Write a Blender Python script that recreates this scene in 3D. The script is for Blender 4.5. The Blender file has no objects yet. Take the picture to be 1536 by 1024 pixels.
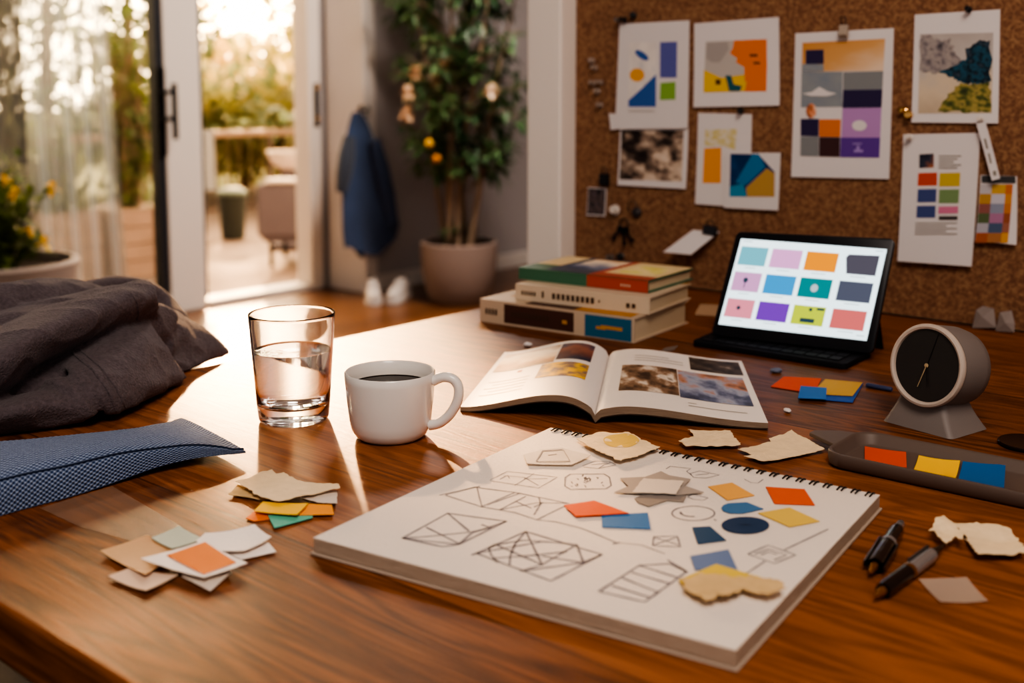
import bpy, bmesh, math, random
from mathutils import Vector, Matrix, noise, geometry
rnd = random.Random(7)
S = bpy.context.scene
COL = S.collection
PI = math.pi
V = Vector

# ------------------------------------------------------------------ camera maths (metres; table top at 0.75)
FPX = 1720.0
PITCH = math.radians(6.5)
HZ = 135.0                                   # image row of the horizon
PYC = HZ + FPX * math.tan(PITCH)             # principal row
EYE = V((0, 0, 1.09))
F0 = V((-.654, .756, 0)).normalized()
RT = V((F0.y, -F0.x, 0))
FW = F0 * math.cos(PITCH) + V((0, 0, -math.sin(PITCH)))
UP = RT.cross(FW)
TZ = 0.75

def ray(px, py): return FW + RT * ((px - 768) / FPX) - UP * ((py - PYC) / FPX)
def atz(px, py, z=TZ):
    d = ray(px, py); return EYE + d * ((z - EYE.z) / d.z)
def atx(px, py, x):
    d = ray(px, py); return EYE + d * (x / d.x)
def aty(px, py, y):
    d = ray(px, py); return EYE + d * (y / d.y)
def atp(px, py, p0, n):
    d = ray(px, py); return EYE + d * ((p0 - EYE).dot(n) / d.dot(n))
def atd(px, py, dep):
    return EYE + ray(px, py) * dep
def project(p):
    v = V(p) - EYE; z = v.dot(FW)
    return 768 + FPX * v.dot(RT) / z, PYC - FPX * v.dot(UP) / z

# ------------------------------------------------------------------ materials
def lin(c):
    if isinstance(c, str):
        c = tuple(int(c[i:i + 2], 16) / 255 for i in (0, 2, 4))
    return tuple(((x / 12.92) if x <= .04045 else ((x + .055) / 1.055) ** 2.4) for x in c) + (1,)

_mats = {}
def nodes_of(m):
    m.use_nodes = True
    nt = m.node_tree
    return nt, nt.nodes, nt.links, nt.nodes['Principled BSDF']

def mat(name, col, rough=.6, metal=0, bump=0, bscale=200, var=0, vscale=20, sheen=0, coat=0, emit=None, estr=1, trans=0, ior=1.45, spec=.5, sss=0, alpha=1, stretch=(1, 1, 1)):
    if name in _mats: return _mats[name]
    if rough >= .6 and not metal: spec = min(spec, .22)
    m = bpy.data.materials.new(name)
    nt, N, L, b = nodes_of(m)
    c = lin(col)
    b.inputs['Base Color'].default_value = c
    b.inputs['Roughness'].default_value = rough
    b.inputs['Metallic'].default_value = metal
    b.inputs['IOR'].default_value = ior
    b.inputs['Specular IOR Level'].default_value = spec
    b.inputs['Transmission Weight'].default_value = trans
    b.inputs['Sheen Weight'].default_value = sheen
    b.inputs['Coat Weight'].default_value = coat
    b.inputs['Alpha'].default_value = alpha
    if sss:
        b.inputs['Subsurface Weight'].default_value = sss
    if emit is not None:
        b.inputs['Emission Color'].default_value = lin(emit)
        b.inputs['Emission Strength'].default_value = estr
    if var or bump:
        tc = N.new('ShaderNodeTexCoord'); mp = N.new('ShaderNodeMapping')
        mp.inputs['Scale'].default_value = stretch
        L.new(tc.outputs['Object'], mp.inputs['Vector'])
    if var:
        nz = N.new('ShaderNodeTexNoise'); nz.inputs['Scale'].default_value = vscale; nz.inputs['Detail'].default_value = 4
        L.new(mp.outputs[0], nz.inputs['Vector'])
        mx = N.new('ShaderNodeMix'); mx.data_type = 'RGBA'
        mx.inputs[6].default_value = tuple(x * (1 - var) for x in c[:3]) + (1,)
        mx.inputs[7].default_value = tuple(min(1, x * (1 + var)) for x in c[:3]) + (1,)
        L.new(nz.outputs['Fac'], mx.inputs[0]); L.new(mx.outputs[2], b.inputs['Base Color'])
    if bump:
        nb = N.new('ShaderNodeTexNoise'); nb.inputs['Scale'].default_value = bscale; nb.inputs['Detail'].default_value = 5
        L.new(mp.outputs[0], nb.inputs['Vector'])
        bp = N.new('ShaderNodeBump'); bp.inputs['Strength'].default_value = bump; bp.inputs['Distance'].default_value = .002
        L.new(nb.outputs['Fac'], bp.inputs['Height']); L.new(bp.outputs[0], b.inputs['Normal'])
    _mats[name] = m
    return m

def pic(name, cols, scale=3, wn=1.0, wu=0, wv=0, detail=4, rough=.6, dist=0, emit=0):
    """printed picture: a colour ramp over noise plus a gradient in the patch's own UV."""
    if name in _mats: return _mats[name]
    m = bpy.data.materials.new(name)
    nt, N, L, b = nodes_of(m)
    uv = N.new('ShaderNodeUVMap'); uv.uv_map = 'UVMap'
    sp = N.new('ShaderNodeSeparateXYZ'); L.new(uv.outputs[0], sp.inputs[0])
    nz = N.new('ShaderNodeTexNoise'); nz.inputs['Scale'].default_value = scale; nz.inputs['Detail'].default_value = detail
    nz.inputs['Distortion'].default_value = dist
    L.new(uv.outputs[0], nz.inputs['Vector'])
    def math_(op, a, bb):
        n = N.new('ShaderNodeMath'); n.operation = op
        for i, q in enumerate((a, bb)):
            if isinstance(q, (int, float)): n.inputs[i].default_value = q
            else: L.new(q, n.inputs[i])
        return n.outputs[0]
    s = math_('MULTIPLY', math_('SUBTRACT', nz.outputs['Fac'], .5), wn * 2)
    s = math_('ADD', s, math_('MULTIPLY', math_('SUBTRACT', sp.outputs[0], .5), wu))
    s = math_('ADD', s, math_('MULTIPLY', math_('SUBTRACT', sp.outputs[1], .5), wv))
    s = math_('ADD', s, .5)
    cr = N.new('ShaderNodeValToRGB')
    e = cr.color_ramp.elements
    for i, c in enumerate(cols):
        p = i / (len(cols) - 1)
        el = e[0] if i == 0 else (e[-1] if i == len(cols) - 1 else e.new(p))
        el.position = p; el.color = lin(c)
    L.new(s, cr.inputs[0]); L.new(cr.outputs[0], b.inputs['Base Color'])
    b.inputs['Roughness'].default_value = rough; b.inputs['Specular IOR Level'].default_value = .25
    if emit:
        L.new(cr.outputs[0], b.inputs['Emission Color']); b.inputs['Emission Strength'].default_value = emit
    _mats[name] = m
    return m

def wood(name, dark, light, rough=.34, plank=.19, grain_axis='X', scale=1.0, coat=0.0):
    m = bpy.data.materials.new(name)
    nt, N, L, b = nodes_of(m)
    geo = N.new('ShaderNodeNewGeometry')
    sp = N.new('ShaderNodeSeparateXYZ'); L.new(geo.outputs['Position'], sp.inputs[0])
    def M_(op, *a):
        n = N.new('ShaderNodeMath'); n.operation = op
        for i, q in enumerate(a):
            if isinstance(q, (int, float)): n.inputs[i].default_value = q
            else: L.new(q, n.inputs[i])
        return n.outputs[0]
    al, ac = (sp.outputs[0], sp.outputs[1]) if grain_axis == 'X' else (sp.outputs[1], sp.outputs[0])
    row = M_('FLOOR', M_('DIVIDE', ac, plank))
    fr = M_('FRACT', M_('DIVIDE', ac, plank))
    # each plank gets its own offset along the grain
    wn = N.new('ShaderNodeTexWhiteNoise'); wn.noise_dimensions = '1D'; L.new(row, wn.inputs['W'])
    off = M_('MULTIPLY', wn.outputs['Value'], 7.3)
    cx = N.new('ShaderNodeCombineXYZ')
    L.new(M_('ADD', M_('MULTIPLY', al, 1.0 * scale), off), cx.inputs[0])
    L.new(M_('MULTIPLY', ac, 9.0 * scale), cx.inputs[1]); L.new(M_('MULTIPLY', sp.outputs[2], 9.0), cx.inputs[2])
    big = N.new('ShaderNodeTexNoise'); big.inputs['Scale'].default_value = 1.6; big.inputs['Detail'].default_value = 3; big.inputs['Distortion'].default_value = .9
    L.new(cx.outputs[0], big.inputs['Vector'])
    # cathedral rings: sine of the stretched noise
    rings = M_('SINE', M_('MULTIPLY', big.outputs['Fac'], 62.0))
    rings = M_('ADD', M_('MULTIPLY', rings, .5), .5)
    fib = N.new('ShaderNodeTexNoise'); fib.inputs['Scale'].default_value = 5.0; fib.inputs['Detail'].default_value = 6; fib.inputs['Roughness'].default_value = .7
    cx2 = N.new('ShaderNodeCombineXYZ')
    L.new(M_('ADD', M_('MULTIPLY', al, 3.0), off), cx2.inputs[0]); L.new(M_('MULTIPLY', ac, 95.0), cx2.inputs[1]); L.new(M_('MULTIPLY', sp.outputs[2], 70.0), cx2.inputs[2])
    L.new(cx2.outputs[0], fib.inputs['Vector'])
    mix = M_('ADD', M_('MULTIPLY', rings, .20), M_('MULTIPLY', fib.outputs['Fac'], .92))
    mix = M_('ADD', mix, M_('MULTIPLY', M_('SUBTRACT', wn.outputs['Value'], .5), .22))
    cr = N.new('ShaderNodeValToRGB'); e = cr.color_ramp.elements
    e[0].position = .22; e[0].color = lin(dark); e[1].position = .86; e[1].color = lin(light)
    L.new(mix, cr.inputs[0])
    seam = M_('LESS_THAN', fr, .010)
    mx = N.new('ShaderNodeMix'); mx.data_type = 'RGBA'
    L.new(M_('MULTIPLY', seam, .65), mx.inputs[0]); L.new(cr.outputs[0], mx.inputs[6]); mx.inputs[7].default_value = lin('1a0d06')
    L.new(mx.outputs[2], b.inputs['Base Color'])
    L.new(M_('ADD', M_('MULTIPLY', fib.outputs['Fac'], .22), rough - .11), b.inputs['Roughness'])
    bp = N.new('ShaderNodeBump'); bp.inputs['Strength'].default_value = .35; bp.inputs['Distance'].default_value = .0012
    L.new(M_('SUBTRACT', mix, M_('MULTIPLY', seam, .8)), bp.inputs['Height']); L.new(bp.outputs[0], b.inputs['Normal'])
    b.inputs['Coat Weight'].default_value = coat; b.inputs['Coat Roughness'].default_value = .25
    return m

def cork_mat():
    m = bpy.data.materials.new('cork')
    nt, N, L, b = nodes_of(m)
    tc = N.new('ShaderNodeTexCoord')
    vo = N.new('ShaderNodeTexVoronoi'); vo.inputs['Scale'].default_value = 300
    L.new(tc.outputs['Object'], vo.inputs['Vector'])
    nz = N.new('ShaderNodeTexNoise'); nz.inputs['Scale'].default_value = 130; nz.inputs['Detail'].default_value = 6
    L.new(tc.outputs['Object'], nz.inputs['Vector'])
    ad = N.new('ShaderNodeMath'); ad.operation = 'MULTIPLY_ADD'; ad.inputs[1].default_value = .45
    sx = N.new('ShaderNodeSeparateColor'); L.new(vo.outputs['Color'], sx.inputs[0])
    L.new(sx.outputs[0], ad.inputs[0]); L.new(nz.outputs['Fac'], ad.inputs[2])
    cr = N.new('ShaderNodeValToRGB'); e = cr.color_ramp.elements
    e[0].position = .30; e[0].color = lin('6a4937'); e[1].position = 1.0; e[1].color = lin('9c7656')
    el = e.new(.62); el.color = lin('7d563e')
    L.new(ad.outputs[0], cr.inputs[0]); L.new(cr.outputs[0], b.inputs['Base Color'])
    b.inputs['Roughness'].default_value = .9
    bp = N.new('ShaderNodeBump'); bp.inputs['Strength'].default_value = .5; bp.inputs['Distance'].default_value = .002
    L.new(ad.outputs[0], bp.inputs['Height']); L.new(bp.outputs[0], b.inputs['Normal'])
    return m

def weave_mat(name, ca, cb, step=.0026):
    """woven cloth from the part's metric UV"""
    m = bpy.data.materials.new(name)
    nt, N, L, b = nodes_of(m)
    uv = N.new('ShaderNodeUVMap'); uv.uv_map = 'UVMap'
    sp = N.new('ShaderNodeSeparateXYZ'); L.new(uv.outputs[0], sp.inputs[0])
    def M_(op, *a):
        n = N.new('ShaderNodeMath'); n.operation = op
        for i, q in enumerate(a):
            if isinstance(q, (int, float)): n.inputs[i].default_value = q
            else: L.new(q, n.inputs[i])
        return n.outputs[0]
    k = 2 * PI / step
    s = M_('MULTIPLY', M_('SINE', M_('MULTIPLY', sp.outputs[0], k)), M_('SINE', M_('MULTIPLY', sp.outputs[1], k)))
    s = M_('ADD', M_('MULTIPLY', s, .5), .5)
    nz = N.new('ShaderNodeTexNoise'); nz.inputs['Scale'].default_value = 260; L.new(uv.outputs[0], nz.inputs['Vector'])
    s2 = M_('ADD', M_('MULTIPLY', s, .8), M_('MULTIPLY', nz.outputs['Fac'], .3))
    cr = N.new('ShaderNodeValToRGB'); e = cr.color_ramp.elements
    e[0].position = .35; e[0].color = lin(ca); e[1].position = .85; e[1].color = lin(cb)
    L.new(s2, cr.inputs[0]); L.new(cr.outputs[0], b.inputs['Base Color'])
    b.inputs['Roughness'].default_value = .9; b.inputs['Sheen Weight'].default_value = .1; b.inputs['Specular IOR Level'].default_value = .2
    bp = N.new('ShaderNodeBump'); bp.inputs['Strength'].default_value = 1; bp.inputs['Distance'].default_value = .002
    L.new(s2, bp.inputs['Height']); L.new(bp.outputs[0], b.inputs['Normal'])
    return m

def sheer_mat(name, col, transp=.5, transl=.7):
    m = bpy.data.materials.new(name); m.use_nodes = True
    N, L = m.node_tree.nodes, m.node_tree.links
    N.clear()
    out = N.new('ShaderNodeOutputMaterial')
    t = N.new('ShaderNodeBsdfTransparent'); d = N.new('ShaderNodeBsdfDiffuse'); tl = N.new('ShaderNodeBsdfTranslucent')
    d.inputs[0].default_value = lin(col); tl.inputs[0].default_value = lin(col)
    a = N.new('ShaderNodeMixShader'); a.inputs[0].default_value = transl
    L.new(d.outputs[0], a.inputs[1]); L.new(tl.outputs[0], a.inputs[2])
    bmx = N.new('ShaderNodeMixShader')
    lw = N.new('ShaderNodeLayerWeight'); lw.inputs['Blend'].default_value = .35
    mr = N.new('ShaderNodeMapRange'); mr.inputs[3].default_value = 1 - transp; mr.inputs[4].default_value = min(1, 1.25 - transp)
    L.new(lw.outputs['Facing'], mr.inputs[0]); L.new(mr.outputs[0], bmx.inputs[0])
    L.new(t.outputs[0], bmx.inputs[1]); L.new(a.outputs[0], bmx.inputs[2])
    L.new(bmx.outputs[0], out.inputs[0])
    return m

def pane_mat(name):
    m = bpy.data.materials.new(name); m.use_nodes = True
    N, L = m.node_tree.nodes, m.node_tree.links
    N.clear()
    out = N.new('ShaderNodeOutputMaterial')
    t = N.new('ShaderNodeBsdfTransparent'); t.inputs[0].default_value = (.93, .95, .95, 1)
    g = N.new('ShaderNodeBsdfGlossy'); g.inputs['Roughness'].default_value = .02
    fr = N.new('ShaderNodeFresnel'); fr.inputs[0].default_value = 1.45
    mx = N.new('ShaderNodeMixShader')
    L.new(fr.outputs[0], mx.inputs[0]); L.new(t.outputs[0], mx.inputs[1]); L.new(g.outputs[0], mx.inputs[2])
    L.new(mx.outputs[0], out.inputs[0])
    return m

def leaf_mat(name, c1, c2, trans=.45):
    m = bpy.data.materials.new(name); m.use_nodes = True
    N, L = m.node_tree.nodes, m.node_tree.links
    N.clear()
    out = N.new('ShaderNodeOutputMaterial')
    tc = N.new('ShaderNodeTexCoord')
    nz = N.new('ShaderNodeTexNoise'); nz.inputs['Scale'].default_value = 5; L.new(tc.outputs['Object'], nz.inputs['Vector'])
    cr = N.new('ShaderNodeValToRGB'); e = cr.color_ramp.elements
    e[0].position = .35; e[0].color = lin(c1); e[1].position = .65; e[1].color = lin(c2)
    L.new(nz.outputs['Fac'], cr.inputs[0])
    p = N.new('ShaderNodeBsdfPrincipled'); p.inputs['Roughness'].default_value = .45
    tl = N.new('ShaderNodeBsdfTranslucent')
    L.new(cr.outputs[0], p.inputs['Base Color']); L.new(cr.outputs[0], tl.inputs[0])
    a = N.new('ShaderNodeMixShader'); a.inputs[0].default_value = trans
    L.new(p.outputs[0], a.inputs[1]); L.new(tl.outputs[0], a.inputs[2]); L.new(a.outputs[0], out.inputs[0])
    return m

# ------------------------------------------------------------------ mesh builder
class MB:
    def __init__(s):
        s.v = []; s.f = []; s.m = []; s.uv = []
    def add(s, vs, fs, mi=0, uvs=None):
        o = len(s.v)
        s.v += [V(p) for p in vs]
        for f in fs:
            s.f.append([o + i for i in f]); s.m.append(mi)
            s.uv.append([uvs[i] for i in f] if uvs else [(0, 0)] * len(f))
        return s
    def hexa(s, b4, t4, mi=0):
        """b4/t4 counter-clockwise seen from the top"""
        return s.add(list(b4) + list(t4), [(3, 2, 1, 0), (4, 5, 6, 7), (0, 1, 5, 4), (1, 2, 6, 5), (2, 3, 7, 6), (3, 0, 4, 7)], mi)
    def box(s, a, b, mi=0):
        x0, y0, z0 = a; x1, y1, z1 = b
        x0, x1 = min(x0, x1), max(x0, x1); y0, y1 = min(y0, y1), max(y0, y1); z0, z1 = min(z0, z1), max(z0, z1)
        q = [(x0, y0), (x1, y0), (x1, y1), (x0, y1)]
        return s.hexa([(x, y, z0) for x, y in q], [(x, y, z1) for x, y in q], mi)
    def obox(s, c, ax, ay, az, mi=0):
        """oriented box: centre and three half vectors"""
        c, ax, ay, az = V(c), V(ax), V(ay), V(az)
        if ax.cross(ay).dot(az) < 0: ax = -ax
        q = [-ax - ay, ax - ay, ax + ay, -ax + ay]
        return s.hexa([c + p - az for p in q], [c + p + az for p in q], mi)
    def prism(s, poly, h, mi=0):
        """poly: 3D points counter-clockwise about h"""
        n = len(poly); h = V(h); P = [V(p) for p in poly]
        nn = V((0, 0, 0))
        for i in range(n): nn += (P[i] - P[0]).cross(P[(i + 1) % n] - P[0])
        if nn.dot(h) < 0: P.reverse()
        return s.add(P + [p + h for p in P], [tuple(range(n - 1, -1, -1)), tuple(range(n, 2 * n))] + [(i, (i + 1) % n, n + (i + 1) % n, n + i) for i in range(n)], mi)
    def tube(s, pts, r, n=8, mi=0, cap=True, flat=None, closed=False):
        pts = [V(p) for p in pts]; k = len(pts)
        rr = r if isinstance(r, (list, tuple)) else [r] * k
        vs = []
        prev = None
        for i, p in enumerate(pts):
            if closed: t = pts[(i + 1) % k] - pts[i - 1]
            else: t = pts[min(i + 1, k - 1)] - pts[max(i - 1, 0)]
            t.normalize()
            if prev is None:
                a = V((0, 0, 1)) if abs(t.z) < .9 else V((1, 0, 0))
                u = t.cross(a).normalized()
            else:
                u = (prev - t * prev.dot(t)).normalized()
            prev = u; w = t.cross(u)
            for j in range(n):
                an = 2 * PI * j / n
                d = u * math.cos(an) + w * math.sin(an)
                if flat: d.z *= flat
                vs.append(p + d * rr[i])
        fs = []
        for i in range(k if closed else k - 1):
            for j in range(n):
                a, b = i * n + j, i * n + (j + 1) % n
                c, d = ((i + 1) % k) * n + (j + 1) % n, ((i + 1) % k) * n + j
                fs.append((a, b, c, d))
        if cap and not closed:
            fs.append(tuple(range(n - 1, -1, -1))); fs.append(tuple(range((k - 1) * n, k * n)))
        return s.add(vs, fs, mi)
    def lathe(s, prof, c, n=40, mi=0, axis=None, ux=None, mis=None, close=False):
        """prof: (r, h) pairs; axis default +z"""
        az = V(axis or (0, 0, 1)).normalized()
        ux = V(ux) if ux else (V((1, 0, 0)) if abs(az.x) < .9 else V((0, 1, 0)))
        ux = (ux - az * ux.dot(az)).normalized(); uy = az.cross(ux)
        c = V(c); k = len(prof); vs = []; idx = []
        for r, h in prof:
            if r < 1e-7:
                idx.append([len(vs)] * n); vs.append(c + az * h)
            else:
                idx.append(list(range(len(vs), len(vs) + n)))
                for j in range(n):
                    a = 2 * PI * j / n
                    vs.append(c + ux * (r * math.cos(a)) + uy * (r * math.sin(a)) + az * h)
        for i in range(k if close else k - 1):
            fs = []
            for j in range(n):
                q = [idx[i][j], idx[i][(j + 1) % n], idx[(i + 1) % k][(j + 1) % n], idx[(i + 1) % k][j]]
                q2 = []
                for a in q:
                    if a not in q2: q2.append(a)
                if len(q2) > 2: fs.append(q2)
            if i == 0: base = len(s.v); s.v += vs
            for f in fs:
                s.f.append([base + a for a in f]); s.m.append(mis[i] if mis else mi); s.uv.append([(0, 0)] * len(f))
        return s
    def grid(s, fn, nu, nv, mi=0, flip=False, close_u=False):
        vs = []; uvs = []
        for i in range(nu + 1):
            for j in range(nv + 1):
                vs.append(fn(i / nu, j / nv)); uvs.append((i / nu, j / nv))
        fs = []
        for i in range(nu):
            for j in range(nv):
                q = (i * (nv + 1) + j, (i + 1) * (nv + 1) + j, (i + 1) * (nv + 1) + j + 1, i * (nv + 1) + j + 1)
                fs.append(q[::-1] if flip else q)
        return s.add(vs, fs, mi, uvs)
    def build(s, name, mats, parent=None, smooth=None, bevel=0, bseg=2, origin=None, weld=False, fixn=False):
        me = bpy.data.meshes.new(name)
        if parent is not None:
            o0 = V(wloc(parent))
        elif origin is not None: o0 = V(origin)
        else:
            xs = [p.x for p in s.v]; ys = [p.y for p in s.v]
            o0 = V(((min(xs) + max(xs)) / 2, (min(ys) + max(ys)) / 2, min(p.z for p in s.v)))
        me.from_pydata([p - o0 for p in s.v], [], s.f)
        me.update()
        ul = me.uv_layers.new(name='UVMap')
        li = 0
        for fi, f in enumerate(s.f):
            for k in range(len(f)):
                ul.data[li].uv = s.uv[fi][k]; li += 1
        me.polygons.foreach_set('material_index', s.m)
        for m in (mats if isinstance(mats, (list, tuple)) else [mats]): me.materials.append(m)
        if bevel or weld or fixn:
            bm = bmesh.new(); bm.from_mesh(me)
            if weld: bmesh.ops.remove_doubles(bm, verts=bm.verts, dist=1e-5)
            if fixn: bmesh.ops.recalc_face_normals(bm, faces=bm.faces)
            if bevel:
                ed = [e for e in bm.edges if len(e.link_faces) == 2 and e.calc_face_angle(0) > .5]
                bmesh.ops.bevel(bm, geom=ed, offset=bevel, segments=bseg, profile=.5, affect='EDGES', clamp_overlap=True)
            bm.to_mesh(me); bm.free()
        if smooth is not None:
            me.shade_smooth(); me.set_sharp_from_angle(angle=math.radians(smooth))
        ob = bpy.data.objects.new(name, me); COL.objects.link(ob)
        if parent is not None: ob.parent = parent
        else: ob.location = o0
        return ob

def wloc(o):
    p = V(o.location)
    while o.parent is not None:
        o = o.parent; p += V(o.location)
    return p
def tag(o, label, cat, group=None, kind=None):
    if label: o['label'] = label
    if cat: o['category'] = cat
    if group: o['group'] = group
    if kind: o['kind'] = kind
    return o
def thing(name, label, cat, loc, group=None):
    o = bpy.data.objects.new(name, None); COL.objects.link(o)
    o.location = loc; o.empty_display_size = .05
    return tag(o, label, cat, group)
def struct(o):
    o['kind'] = 'structure'; return o
def struct_root(name, loc):
    o = bpy.data.objects.new(name, None); COL.objects.link(o); o.location = loc; o.empty_display_size = .05
    return struct(o)

# shared materials
WHITE_PAINT = mat('white_paint', 'd6cfc8', .5, bump=.05, bscale=80)
WALL_PAINT = mat('wall_paint', 'aca6a5', .85, bump=.12, bscale=120)
PAPER = mat('sheet_paper', 'e6e0d8', .7)
PAPERC = mat('cool_paper', 'd8d2d2', .7)
BLACK = mat('black_plastic', '16161a', .45)
DARKMETAL = mat('dark_metal', '26262a', .35, .8)
INK = mat('grey_ink', '8d8880', .7)
PENCIL = mat('graphite', '7c7880', .7)

# ================================================================== SETTING
XD = -4.92       # glazed wall plane
XW = -4.60       # plastered wall beyond the door
YC = 1.69        # pinboard wall plane
ye = lambda px: atx(px, 300, XD).y
TABLE_L, TABLE_F = -1.20, 0.328

FLOOR = wood('floor_boards', '3a2114', '7d5230', .3, .14, 'Y')
m = MB(); m.box((-4.95, -3, -.1), (4, 8, 0)); struct(m.build('floor', FLOOR))
m = MB(); m.box((-5.07, -3, 2.9), (1.0, 8, 3.0)); struct(m.build('ceiling', WHITE_PAINT))
y0, y1 = ye(-240), ye(468)
m = MB()
m.box((-5.07, -3, 0), (XD, y0, 2.9)); m.box((-5.07, y0, 2.72), (XD, y1 + .05, 2.9)); m.box((-5.07, y1 + .05, 0), (XD, y1 + .12, 2.9))
m.box((-5.07, y1 + .12, 0), (XW, 8, 2.9))
struct(m.build('wall_left', WALL_PAINT))
m = MB(); m.box((-4.6, 7.6, 0), (4, 7.75, 2.9)); struct(m.build('wall_far', WALL_PAINT))
m = MB(); m.box((XW, y1 + .16, 0), (XW + .015, 7.6, .09)); struct(m.build('baseboard_left', WHITE_PAINT, bevel=.004))
# casing round the return of the plastered wall
m = MB(); m.box((XD + .03, y1 + .085, 0), (XW + .02, y1 + .119, 2.75)); m.box((XW + .001, y1 + .12, 0), (XW + .02, y1 + .17, 2.75))
struct(m.build('trim_1', WHITE_PAINT, bevel=.006))
# partition that carries the pinboard, ending in a white post
pxl = aty(842, 420, YC - .055).x
m = MB(); m.box((pxl - .08, YC, 0), (4, YC + .13, 2.9)); struct(m.build('wall_back', WALL_PAINT))
a, b_ = aty(790, 300, YC - .055).x, aty(840, 300, YC - .055).x
m = MB(); m.box((a, YC - .055, 0), (b_, YC + .14, 2.9)); struct(m.build('trim_2', mat('post_paint', 'f2e8df', .5), bevel=.004))
m = MB(); m.box((b_ + .002, YC - .012, .752), (2.6, YC - .001, 2.6))
cork = m.build('cork_board', cork_mat())
tag(cork, 'big brown cork pinboard covering the wall above the desk', 'pinboard')

# glazed door wall
GASKET = mat('gasket', '2b2c31', .5)
FRAME = mat('door_frame_paint', 'e0d6ca', .45, bump=.03)
GLASS = pane_mat('window_glass')
w = struct_root('window_1', (XD, (y0 + ye(270)) / 2, 0))
m = MB()
ya, yb = ye(246), ye(299)
m.box((XD - .06, ya, .0), (XD + .04, yb, 2.70))
m.box((XD - .06, y0 + .02, 0), (XD + .04, y0 + .1, 2.70)); m.box((XD - .06, y0 + .1, 0), (XD + .03, ya, .1)); m.box((XD - .06, y0 + .1, 2.6), (XD + .03, ya, 2.70))
m.build('window_frame', FRAME, w, bevel=.006)
m = MB(); m.box((XD - .03, ya - .045, .1), (XD + .035, ya - .001, 2.6)); m.box((XD - .03, yb + .001, .05), (XD + .03, yb + .018, 2.65))
m.build('gasket', GASKET, w, bevel=.003)
m = MB(); m.box((XD - .016, y0 + .1, .1), (XD - .01, ya - .045, 2.6)); m.build('pane', GLASS, w)
# lever handle on the stile
hp = lambda px, py, dx=.05: atx(px, py, XD + dx)
h = None
m = MB()
t0_, t1_ = hp(240, 100, .045), hp(240, 235, .045)
m.box((XD + .041, t0_.y - .02, t1_.z), (XD + .055, t0_.y + .02, t0_.z))
hh = m.build('handle', DARKMETAL, w, bevel=.004)
m = MB()
g0, g1 = hp(261, 128, .10), hp(261, 206, .10)
m.tube([(g0.x, g0.y, g0.z + .01), (g1.x, g0.y, g1.z - .01)], .014, 10)
for zz in (hp(250, 138).z, hp(250, 178).z):
    m.tube([(XD + .045, t0_.y, zz), (XD + .1, t0_.y, zz), (XD + .1, g0.y, zz)], .011, 8)
m.build('grip', DARKMETAL, hh, smooth=40)
d = struct_root('door_1', (XD, (ye(300) + y1) / 2, 0))
yc_, yd_ = ye(461), y1 + .05
m = MB(); m.box((XD - .1, yc_, 0), (XD + .03, yd_, 2.72)); m.box((XD - .1, yb + .02, 0), (XD + .03, yc_, .035)); m.box((XD - .1, yb + .02, 2.56), (XD + .03, yc_, 2.72))  # head rail out of view, made deep to trim sun on the table
m.build('door_frame', FRAME, d, bevel=.006)
q = atx(480, 155, XD + .035)
m = MB(); m.box((XD + .031, yd_ - .05, atx(480, 190, XD).z), (XD + .037, yd_ - .015, atx(480, 125, XD).z)); m.build('strike_plate', DARKMETAL, d, bevel=.002)
for py in (131, 178):
    p = atx(480, py, XD + .04)
    m = MB(); m.lathe([(0, 0), (.014, .001), (.016, .006), (0, .012)], (XD + .0375, yd_ - .032, p.z), 14, axis=(1, 0, 0)); m.build('screw', mat('brass', 'd8b070', .2, 1), d, smooth=40)

# ================================================================== TABLE
TABLE = wood('table_oak', '3a1e10', 'a06236', .42, .262, 'X', 1.0)
TABLE.node_tree.nodes['Principled BSDF'].inputs['Specular IOR Level'].default_value = .15
tb = thing('table', 'large oiled oak table with planked top standing under the pinboard', 'table', (0, 1, 0))
m = MB(); m.box((TABLE_L, TABLE_F, TZ - .042), (1.5, YC - .014, TZ)); m.build('tabletop', TABLE, tb, bevel=.003)
m = MB(); m.box((TABLE_L + .1, TABLE_F + .1, TZ - .13), (1.4, TABLE_F + .13, TZ - .043)); m.box((TABLE_L + .1, YC - .12, TZ - .13), (1.4, YC - .09, TZ - .043))
m.box((TABLE_L + .1, TABLE_F + .131, TZ - .13), (TABLE_L + .13, YC - .121, TZ - .043)); m.build('apron', TABLE, tb)
for lx in (TABLE_L + .05, 1.38):
    for ly in (TABLE_F + .05, YC - .14):
        m = MB(); m.box((lx, ly, .0123 if lx < .9 else .0003), (lx + .075, ly + .075, TZ - .043)); m.build('leg', TABLE, tb, bevel=.004)
rug = MB(); rug.box((-2.7, -1.4, .001), (.9, 1.6, .012))
tag(rug.build('rug', mat('rug_wool', '3a3736', .95, bump=.6, bscale=300, var=.25, vscale=60), bevel=.004), 'grey woven rug on the floor under the table', 'rug')

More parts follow.
